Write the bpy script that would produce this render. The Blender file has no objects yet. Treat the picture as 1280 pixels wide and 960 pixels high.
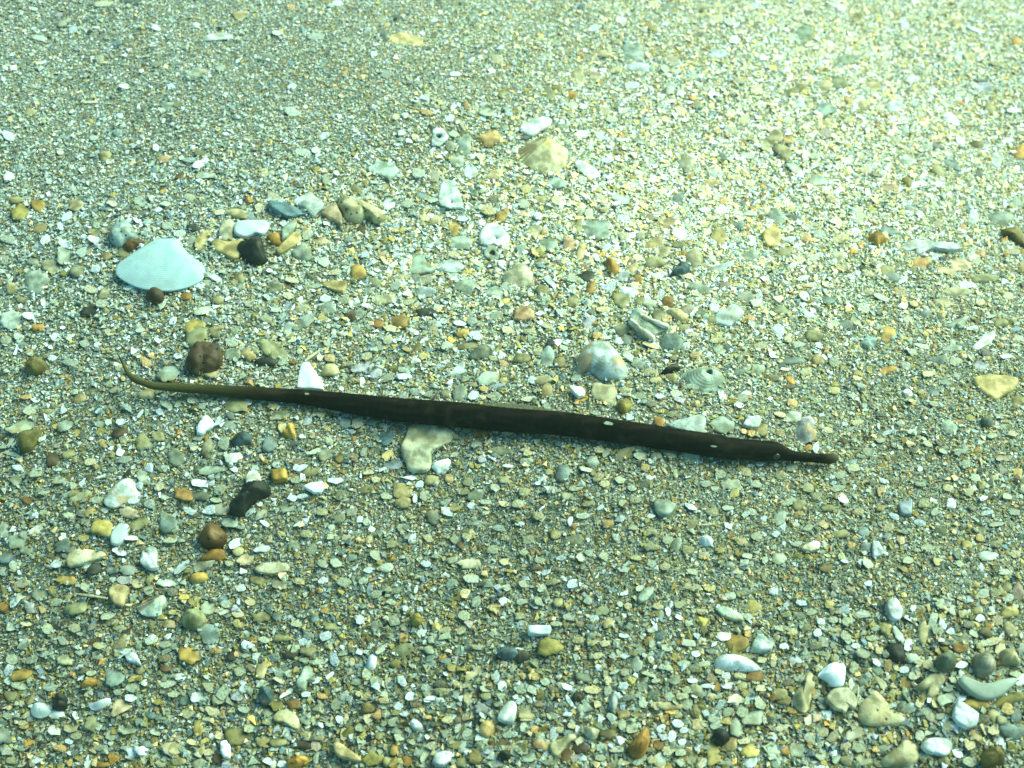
import bpy, bmesh, math, random
import numpy as np
from mathutils import Vector, Matrix

SC = bpy.context.scene
COL = SC.collection
rng = np.random.default_rng(11)
random.seed(5)

# ------------------------------------------------------------------ camera
HCAM = 0.222
PITCH = math.radians(56.0)
VFOV = math.radians(34.0)
cam_d = bpy.data.cameras.new('camera')
cam = bpy.data.objects.new('camera', cam_d)
COL.objects.link(cam)
cam.location = (0, 0, HCAM)
cam.rotation_euler = (math.pi / 2 - PITCH, 0, 0)
cam_d.sensor_fit = 'VERTICAL'
cam_d.angle = VFOV
cam_d.clip_start = 0.005
cam_d.clip_end = 60
cam_d.dof.use_dof = True
cam_d.dof.focus_distance = 0.262
cam_d.dof.aperture_fstop = 26.0
SC.camera = cam

# ------------------------------------------------------------------ light
SUN_EL = math.radians(40)
SUN_AZ = math.radians(58)          # clockwise from +Y: the sun stands beyond the sand, to the snout side of the fish
w = bpy.data.worlds.new('World'); SC.world = w; w.use_nodes = True
nt = w.node_tree; nt.nodes.clear()
sky = nt.nodes.new('ShaderNodeTexSky'); sky.sky_type = 'NISHITA'; sky.sun_disc = False
sky.sun_elevation = SUN_EL; sky.sun_rotation = SUN_AZ
mul = nt.nodes.new('ShaderNodeMix'); mul.data_type = 'RGBA'; mul.blend_type = 'MULTIPLY'
mul.inputs['Factor'].default_value = 1
mul.inputs['B'].default_value = (0.56, 1.0, 0.90, 1)      # daylight filtered by a few metres of green sea
bg = nt.nodes.new('ShaderNodeBackground'); bg.inputs['Strength'].default_value = 0.13
out = nt.nodes.new('ShaderNodeOutputWorld')
nt.links.new(sky.outputs[0], mul.inputs['A']); nt.links.new(mul.outputs['Result'], bg.inputs[0])
nt.links.new(bg.outputs[0], out.inputs[0])
sd = bpy.data.lights.new('sun', 'SUN'); sd.energy = 5.0; sd.angle = math.radians(45)
sd.color = (0.83, 1.0, 0.74)
sun = bpy.data.objects.new('sun', sd); COL.objects.link(sun)
sdir = Vector((math.sin(SUN_AZ) * math.cos(SUN_EL), math.cos(SUN_AZ) * math.cos(SUN_EL), math.sin(SUN_EL)))
sun.rotation_euler = sdir.to_track_quat('Z', 'Y').to_euler()
sun.location = sdir * 3
SC.view_settings.view_transform = 'Standard'; SC.view_settings.look = 'None'
SC.view_settings.exposure = 0.60; SC.view_settings.gamma = 1
SC.cycles.use_denoising = True
SC.cycles.volume_bounces = 1
SC.cycles.max_bounces = 5

# ------------------------------------------------------------------ ground shape and picture-to-ground
_ph = rng.uniform(0, 6.28, 24)
_kx = rng.normal(0, 1, 24); _ky = rng.normal(0, 1, 24)
def ground_z(x, y):
    x = np.asarray(x, float); y = np.asarray(y, float)
    z = np.zeros_like(x + y)
    for i in range(8):
        z = z + 0.0007 * np.sin(_kx[i] * 32 * x + _ky[i] * 32 * y + _ph[i]) / (1 + 0.2 * i)
    for i in range(8, 16):
        z = z + 0.00022 * np.sin(_kx[i] * 120 * x + _ky[i] * 120 * y + _ph[i])
    # the bed dips sunward beyond a low swell, added to brighten that side
    u = x * 0.62 + (y - 0.150) * 0.78
    for i in range(16, 24):
        z = z + 0.00042 * np.sin(_kx[i] * 62 * x + _ky[i] * 62 * y + _ph[i])  # waves added so the sunlight falls in soft dapples
    z = z - SLOPE * 0.09 * (np.log(np.cosh(np.clip(u, -.6, .6) / 0.09)))
    return z
SLOPE = 0.28
TV = math.tan(VFOV / 2)
cP, sP = math.cos(PITCH), math.sin(PITCH)
def ray(px, py):
    px = np.asarray(px, float); py = np.asarray(py, float)
    u = (px - 640) / 480 * TV; v = (480 - py) / 480 * TV
    return u, cP + v * sP, -sP + v * cP
def at(px, py, lift=0.0):
    """The point of the bed (or LIFT above it) seen at px, py of the 1280x960 photograph."""
    dx, dy, dz = ray(px, py)
    z = np.zeros_like(dx)
    for _ in range(12):
        t = (z + lift - HCAM) / dz
        z = ground_z(dx * t, dy * t)
    t = (z + lift - HCAM) / dz
    return np.stack([dx * t, dy * t, z + lift], -1)
def project(p):
    x = p[..., 0]; y = p[..., 1]; z = p[..., 2] - HCAM
    f = y * cP - z * sP
    up = y * sP + z * cP
    return 640 + 480 * (x / f) / TV, 480 - 480 * (up / f) / TV
def mmpx(px, py):
    dx, dy, dz = ray(px, py)
    t = -HCAM / dz
    return t * TV / 480        # metres covered by one picture pixel, across the view

# ------------------------------------------------------------------ materials
def lin(c): return tuple(c) + (1.0,)
PAL = {
 'W': (.64, .76, .74), 'C': (.60, .49, .235), 'G': (.27, .335, .222), 'O': (.25, .22, .05),
 'A': (.46, .255, .045), 'B': (.11, .062, .018), 'D': (.022, .028, .018), 'S': (.11, .20, .215),
 'L': (.38, .41, .45), 'P': (.40, .32, .24), 'Y': (.50, .395, .10), 'H': (.40, .50, .41), 'Q': (.44, .66, .65),
}
def mixpal(code):
    c = [np.array(PAL[k]) for k in code]
    return tuple(np.mean(c, axis=0))
def new_mat(name):
    m = bpy.data.materials.new(name); m.use_nodes = True
    n = m.node_tree; n.nodes.clear()
    o = n.nodes.new('ShaderNodeOutputMaterial'); b = n.nodes.new('ShaderNodeBsdfPrincipled')
    n.links.new(b.outputs[0], o.inputs[0])
    return m, n, b
def N(n, t, **k):
    x = n.nodes.new(t)
    for a, v in k.items():
        if a.startswith('i_'): x.inputs[a[2:].replace('_', ' ')].default_value = v
        else: setattr(x, a, v)
    return x
def M(n, op, a, b=None, c=None):
    x = n.nodes.new('ShaderNodeMath'); x.operation = op
    for i, v in enumerate((a, b, c)):
        if v is None: continue
        if isinstance(v, (int, float)): x.inputs[i].default_value = v
        else: n.links.new(v, x.inputs[i])
    return x.outputs[0]
def MIX(n, f, a, b, mode='MIX'):
    x = n.nodes.new('ShaderNodeMix'); x.data_type = 'RGBA'; x.blend_type = mode
    for s, v in (('Factor', f), ('A', a), ('B', b)):
        if isinstance(v, (int, float)): x.inputs[s].default_value = v
        elif isinstance(v, tuple): x.inputs[s].default_value = v
        else: n.links.new(v, x.inputs[s])
    return x.outputs['Result']
def SS(n, v, lo, hi):
    x = n.nodes.new('ShaderNodeMapRange'); x.interpolation_type = 'SMOOTHSTEP'
    x.inputs['From Min'].default_value = lo; x.inputs['From Max'].default_value = hi
    n.links.new(v, x.inputs['Value'])
    return x.outputs['Result']

_mats = {}
def piece_mat(code, style, soft=0.0):
    """One natural material for a colour family; style: shell, stone, clam, cockle, limpet, layered, pitted."""
    key = (code, style, soft)
    if key in _mats: return _mats[key]
    m, n, b = new_mat('%s_%s' % (style, '_'.join(code.lower())))
    base = mixpal(code)
    base = tuple(x * (1 - soft) + s_ * soft for x, s_ in zip(base, (.36, .38, .26)))
    oi = N(n, 'ShaderNodeObjectInfo'); tc = N(n, 'ShaderNodeTexCoord')
    off = N(n, 'ShaderNodeVectorMath', operation='SCALE'); off.inputs['Scale'].default_value = 1.0
    cmb = N(n, 'ShaderNodeCombineXYZ')
    n.links.new(oi.outputs['Random'], cmb.inputs[0]); n.links.new(oi.outputs['Random'], cmb.inputs[1])
    add = N(n, 'ShaderNodeVectorMath', operation='ADD')
    n.links.new(tc.outputs['Object'], add.inputs[0]); n.links.new(cmb.outputs[0], add.inputs[1])
    P = add.outputs[0]
    n1 = N(n, 'ShaderNodeTexNoise', i_Scale=420.0, i_Detail=4.0); n.links.new(P, n1.inputs['Vector'])
    n2 = N(n, 'ShaderNodeTexNoise', i_Scale=2200.0, i_Detail=3.0); n.links.new(P, n2.inputs['Vector'])
    dark = tuple(x * k for x, k in zip(base, (.50, .50, .42)))
    lite = tuple(min(.86, x * 1.20 + .001) for x in base)
    if style == 'clam': dark = tuple(x * .90 for x in base); lite = tuple(min(.84, x * 1.05) for x in base)
    col = MIX(n, SS(n, n1.outputs[0], .34, .66), lin(dark), lin(lite))
    col = MIX(n, M(n, 'MULTIPLY', SS(n, n2.outputs[0], .60, .74), .15 if style == 'clam' else 1.0), col, lin(tuple(x * .45 for x in base)))
    # a stain towards ochre on some pieces
    n3 = N(n, 'ShaderNodeTexNoise', i_Scale=160.0, i_Detail=2.0); n.links.new(P, n3.inputs['Vector'])
    st = {'shell': .30, 'pitted': .4, 'clam': .08}.get(style, .15)
    col = MIX(n, M(n, 'MULTIPLY', SS(n, n3.outputs[0], .54, .68), st), col, (.46, .33, .13, 1))
    hv = N(n, 'ShaderNodeHueSaturation')
    n.links.new(col, hv.inputs['Color'])
    n.links.new(M(n, 'MULTIPLY_ADD', oi.outputs['Random'], .34, .82), hv.inputs['Value'])
    col = hv.outputs[0]
    height = M(n, 'ADD', n1.outputs[0], M(n, 'MULTIPLY', n2.outputs[0], .5))
    uv = N(n, 'ShaderNodeUVMap', uv_map='form'); sx = N(n, 'ShaderNodeSeparateXYZ'); n.links.new(uv.outputs[0], sx.inputs[0])
    ua, us = sx.outputs[0], sx.outputs[1]
    if style in ('clam', 'layered', 'limpet'):
        k = {'clam': 22, 'layered': 7, 'limpet': 9}[style]
        ns = N(n, 'ShaderNodeTexNoise', i_Scale=300.0, i_Detail=2.0); n.links.new(P, ns.inputs['Vector'])
        ph = M(n, 'MULTIPLY_ADD', us, k * 6.283, M(n, 'MULTIPLY', ns.outputs[0], 3.0 if style == 'clam' else 9.0))
        sn = M(n, 'SINE', ph)
        slow = M(n, 'SINE', M(n, 'MULTIPLY_ADD', us, k * 1.9, M(n, 'MULTIPLY', ns.outputs[0], 4.0)))
        amt = {'clam': .20, 'layered': .30, 'limpet': .08}[style]
        col = MIX(n, M(n, 'MULTIPLY', SS(n, sn, .2, 1), amt), col, lin(tuple(x * .62 for x in base)))
        col = MIX(n, M(n, 'MULTIPLY', SS(n, slow, .0, 1), amt * .8), col, lin(tuple(x * .78 for x in base)))
        height = M(n, 'ADD', height, M(n, 'MULTIPLY', sn, {'clam': .12, 'layered': .14, 'limpet': .05}[style]))
    if style == 'limpet':
        col = MIX(n, M(n, 'MULTIPLY', SS(n, n3.outputs[0], .50, .58), .75), col, (.42, .27, .10, 1))
    if style == 'cockle':
        rib = M(n, 'MULTIPLY', M(n, 'SINE', M(n, 'MULTIPLY', ua, 6.283 * 34)), M(n, 'MAXIMUM', M(n, 'SUBTRACT', 1.0, SS(n, ua, .20, .32)), SS(n, ua, .90, .94)))
        msk = M(n, 'MULTIPLY', SS(n, us, .30, .5), SS(n, n1.outputs[0], .20, .40))
        col = MIX(n, M(n, 'MULTIPLY', M(n, 'MULTIPLY', SS(n, rib, .0, .6), msk), .95), col, (.26, .14, .03, 1))
        inv = M(n, 'SUBTRACT', 1.0, us)
        col = MIX(n, M(n, 'MULTIPLY', SS(n, inv, .62, .98), .6), col, (.66, .50, .12, 1))
        height = M(n, 'ADD', height, M(n, 'MULTIPLY', rib, .7))
    if style == 'pitted':
        vo = N(n, 'ShaderNodeTexVoronoi', i_Scale=620.0); n.links.new(P, vo.inputs['Vector'])
        pit = SS(n, vo.outputs['Distance'], .10, .20)
        col = MIX(n, pit, lin(tuple(x * .18 for x in base)), col)
        height = M(n, 'ADD', height, M(n, 'MULTIPLY', pit, 1.5))
    n.links.new(col, b.inputs['Base Color'])
    b.inputs['Roughness'].default_value = {'clam': .42, 'shell': .5, 'limpet': .45}.get(style, .62)
    b.inputs['Specular IOR Level'].default_value = .3
    bp = N(n, 'ShaderNodeBump'); bp.inputs['Strength'].default_value = .3 if style == 'clam' else .9; bp.inputs['Distance'].default_value = .00016
    n.links.new(height, bp.inputs['Height']); n.links.new(bp.outputs[0], b.inputs['Normal'])
    _mats[key] = m
    return m

def grain_mat():
    m, n, b = new_mat('sand_grain')
    at_ = N(n, 'ShaderNodeAttribute', attribute_name='tint')
    geo = N(n, 'ShaderNodeNewGeometry')
    n2 = N(n, 'ShaderNodeTexNoise', i_Scale=2600.0, i_Detail=2.0); n.links.new(geo.outputs['Position'], n2.inputs['Vector'])
    hv = N(n, 'ShaderNodeHueSaturation'); n.links.new(at_.outputs['Color'], hv.inputs['Color'])
    n.links.new(M(n, 'MULTIPLY_ADD', SS(n, n2.outputs[0], .3, .7), .55, .72), hv.inputs['Value'])
    n.links.new(hv.outputs[0], b.inputs['Base Color'])
    b.inputs['Roughness'].default_value = .55
    b.inputs['Specular IOR Level'].default_value = .35
    bp = N(n, 'ShaderNodeBump'); bp.inputs['Strength'].default_value = .4; bp.inputs['Distance'].default_value = .0001
    n.links.new(n2.outputs[0], bp.inputs['Height']); n.links.new(bp.outputs[0], b.inputs['Normal'])
    return m

def bed_mat():
    m, n, b = new_mat('sand_bed')
    geo = N(n, 'ShaderNodeNewGeometry')
    vo = N(n, 'ShaderNodeTexVoronoi', i_Scale=1150.0); n.links.new(geo.outputs['Position'], vo.inputs['Vector'])
    ramp = N(n, 'ShaderNodeValToRGB'); cr = ramp.color_ramp; cr.interpolation = 'CONSTANT'
    stops = [(0, 'G'), (.30, 'O'), (.40, 'G'), (.56, 'C'), (.70, 'H'), (.84, 'S'), (.87, 'A'), (.90, 'D'), (.92, 'W')]
    while len(cr.elements) < len(stops): cr.elements.new(.5)
    for e, (p, k) in zip(cr.elements, stops): e.position = p; e.color = lin(tuple(x * .8 for x in PAL[k]))
    sp = N(n, 'ShaderNodeSeparateColor'); n.links.new(vo.outputs['Color'], sp.inputs[0])
    n.links.new(sp.outputs[0], ramp.inputs[0])
    v2 = N(n, 'ShaderNodeTexVoronoi', i_Scale=1150.0, feature='DISTANCE_TO_EDGE'); n.links.new(geo.outputs['Position'], v2.inputs['Vector'])
    edge = SS(n, v2.outputs['Distance'], .02, .16)
    col = MIX(n, edge, (.18, .19, .12, 1), ramp.outputs[0])
    n.links.new(col, b.inputs['Base Color']); b.inputs['Roughness'].default_value = .8
    bp = N(n, 'ShaderNodeBump'); bp.inputs['Strength'].default_value = 1; bp.inputs['Distance'].default_value = .0004
    n.links.new(edge, bp.inputs['Height']); n.links.new(bp.outputs[0], b.inputs['Normal'])
    return m

# ------------------------------------------------------------------ mesh helpers
def link(name, verts, faces, mat, parent=None, smooth=True, uv=None, loc=None):
    me = bpy.data.meshes.new(name)
    v = np.asarray(verts, float)
    if loc is None: loc = np.zeros(3)
    me.from_pydata((v - loc).tolist(), [], faces)
    if uv is not None:
        lay = me.uv_layers.new(name='form')
        li = np.zeros(len(me.loops), np.int32); me.loops.foreach_get('vertex_index', li)
        lay.data.foreach_set('uv', np.asarray(uv, np.float32)[li].ravel())
    if isinstance(smooth, (list, np.ndarray)): me.polygons.foreach_set('use_smooth', np.asarray(smooth, bool))
    elif smooth: me.polygons.foreach_set('use_smooth', np.ones(len(me.polygons), bool))
    me.materials.append(mat); me.update()
    o = bpy.data.objects.new(name, me); COL.objects.link(o)
    o.location = tuple(loc)
    if parent is not None:
        o.parent = parent
    return o

def smooth_outline(pts, n):
    """Closed Catmull-Rom through PTS, N points evenly along it."""
    P = np.asarray(pts, float); k = len(P); out_ = []
    for i in range(k):
        p0, p1, p2, p3 = P[i - 1], P[i], P[(i + 1) % k], P[(i + 2) % k]
        for t in np.linspace(0, 1, 12, endpoint=False):
            out_.append(.5 * ((2 * p1) + (p2 - p0) * t + (2 * p0 - 5 * p1 + 4 * p2 - p3) * t * t + (3 * p1 - p0 - 3 * p2 + p3) * t ** 3))
    return resample(np.array(out_), n)
def resample(Q, n):
    Q = np.asarray(Q, float)
    R = np.vstack([Q, Q[:1]]); d = np.r_[0, np.cumsum(np.linalg.norm(np.diff(R, axis=0), axis=1))]
    s = np.linspace(0, d[-1], n, endpoint=False)
    return np.stack([np.interp(s, d, R[:, 0]), np.interp(s, d, R[:, 1])], -1)

def solid(name, outline, thick, mat, style='chip', apex=None, hole=None, lift=0.0, tilt=0.03, seed=0, parent=None, ribs=0, rings=None, sink=0.3, rough=1.0):
    """A solid piece whose outline on the bed is OUTLINE (photo pixels): chip (flat, square edge), stone (rounded), valve (domed, from APEX)."""
    r = np.random.default_rng(seed)
    O = np.asarray(outline, float)
    n = len(O)
    c2 = O.mean(0) if apex is None else np.asarray(apex, float)
    cen = at(*O.mean(0))
    # a level plane at the height of the bed below the piece
    zt = cen[2] + lift + (thick * .35)
    def plane(px, py):
        dx, dy, dz = ray(px, py); t = (zt - HCAM) / dz
        return np.stack([dx * t, dy * t], -1)
    E = plane(O[:, 0], O[:, 1]); A = plane(c2[0], c2[1]); cc = E.mean(0)
    if hole is not None:
        hx, hy, hr = hole
        th = np.arctan2(E[:, 1] - A[1], E[:, 0] - A[0])
        hr_m = hr * mmpx(hx, hy)
        I0 = A + np.stack([np.cos(th), np.sin(th)], -1) * hr_m * (1 + .18 * np.sin(3 * th + seed))[:, None]
    else:
        I0 = np.repeat(A[None], n, 0)
    tl = r.normal(0, tilt, 2)
    if rings is None: rings = [0, .3, .6, .84, .96, 1.0]
    V = []; UV = []; RG = []
    ang = np.arange(n) / n
    def prof(s):
        if style == 'chip': return {0: 1.0}.get(s, 1.0 - .12 * s * s if s < .9 else (.80 if s < 1 else .45))
        if style == 'stone': return math.sqrt(max(0, 1 - s ** 2.3)) * .95 + .05
        if style == 'valve': return max(0.0, 1 - s ** 1.9) * .9 + .08
        if style == 'clam': return 1.0 - .95 * s ** 2.3
        if style == 'cup': return .18 + .5 * s ** 2
        return 1
    sz_ = np.abs(E - cc).max() + 1e-9; pk = r.normal(0, 1, (5, 2)) * 2.2; pp = r.uniform(0, 6.28, 5)
    def lump(xy):
        q_ = (xy - cc) / sz_
        return sum(np.sin(q_ @ pk[i] * (1 + .5 * i) + pp[i]) / (1 + .35 * i) for i in range(5)) * .8
    jn = r.normal(0, .22, (len(rings), n))
    for k, s in enumerate(rings):
        xy = I0 + (E - I0) * s
        z = zt - thick * sink + thick * prof(s) + thick * rough * .06 * (jn[k] * (s > 0) + 1.6 * lump(xy)) * (s < .99)
        if ribs and s > .1: z = z + thick * .05 * np.sin(ang * 2 * math.pi * ribs) * s
        if s == 0 and hole is None:
            z = np.full(n, z.mean() if hasattr(z, 'mean') else z)
        zz = z + (xy - cc) @ tl
        V.append(np.column_stack([xy, zz])); UV.append(np.column_stack([ang, np.full(n, s)]))
    # underside rim
    low = np.column_stack([cc + (E - cc) * (.97 if style != 'stone' else .8), zt - thick * sink + (E - cc) @ tl + (0 if style == 'chip' else -thick * .35)])
    V.append(low); UV.append(np.column_stack([ang, np.ones(n)]))
    if hole is not None:
        V.append(np.column_stack([I0, zt - thick * sink + (I0 - cc) @ tl])); UV.append(np.column_stack([ang, np.ones(n)]))
    faces = []; smf = []
    K = len(V)
    start = 0
    if hole is None:
        # closed centre
        Vc = V[0][0][None]; verts = [Vc]; uvs = [np.array([[.5, 0]])]
        for q in range(1, K): verts.append(V[q]); uvs.append(UV[q])
        def idx(q, i): return 1 + (q - 1) * n + (i % n)
        for i in range(n): faces.append((0, idx(1, i), idx(1, i + 1))); smf.append(True)
        for q in range(1, K - 1):
            for i in range(n):
                faces.append((idx(q, i), idx(q + 1, i), idx(q + 1, i + 1), idx(q, i + 1)))
                smf.append(style != 'chip' or q < len(rings) - 2)
        faces.append(tuple(idx(K - 1, i) for i in range(n))[::-1]); smf.append(False)
    else:
        verts = V; uvs = UV
        def idx(q, i): return q * n + (i % n)
        for q in range(0, K - 1):
            for i in range(n):
                faces.append((idx(q, i), idx(q + 1, i), idx(q + 1, i + 1), idx(q, i + 1)))
                smf.append(q < len(rings) - 2)
        for i in range(n): faces.append((idx(K - 1, i), idx(0, i), idx(0, i + 1), idx(K - 1, i + 1))); smf.append(False)
    VV = np.vstack(verts); UU = np.vstack(uvs)
    # orientation: make outline counter-clockwise seen from above
    a = np.sum(E[:, 0] * np.roll(E[:, 1], -1) - np.roll(E[:, 0], -1) * E[:, 1])
    if a < 0: faces = [f[::-1] for f in faces]
    loc = np.array([cc[0], cc[1], zt])
    if parent is not None: loc = np.array(parent.location) * 0 + loc
    o = link(name, VV, faces, mat, None, smf, UU, loc)
    if parent is not None:
        o.parent = parent; o.location = Vector(loc) - parent.location
    return o
def tag(o, label=None, cat=None, group=None, kind=None):
    if label: o['label'] = label
    if cat: o['category'] = cat
    if group: o['group'] = group
    if kind: o['kind'] = kind
    return o

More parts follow.
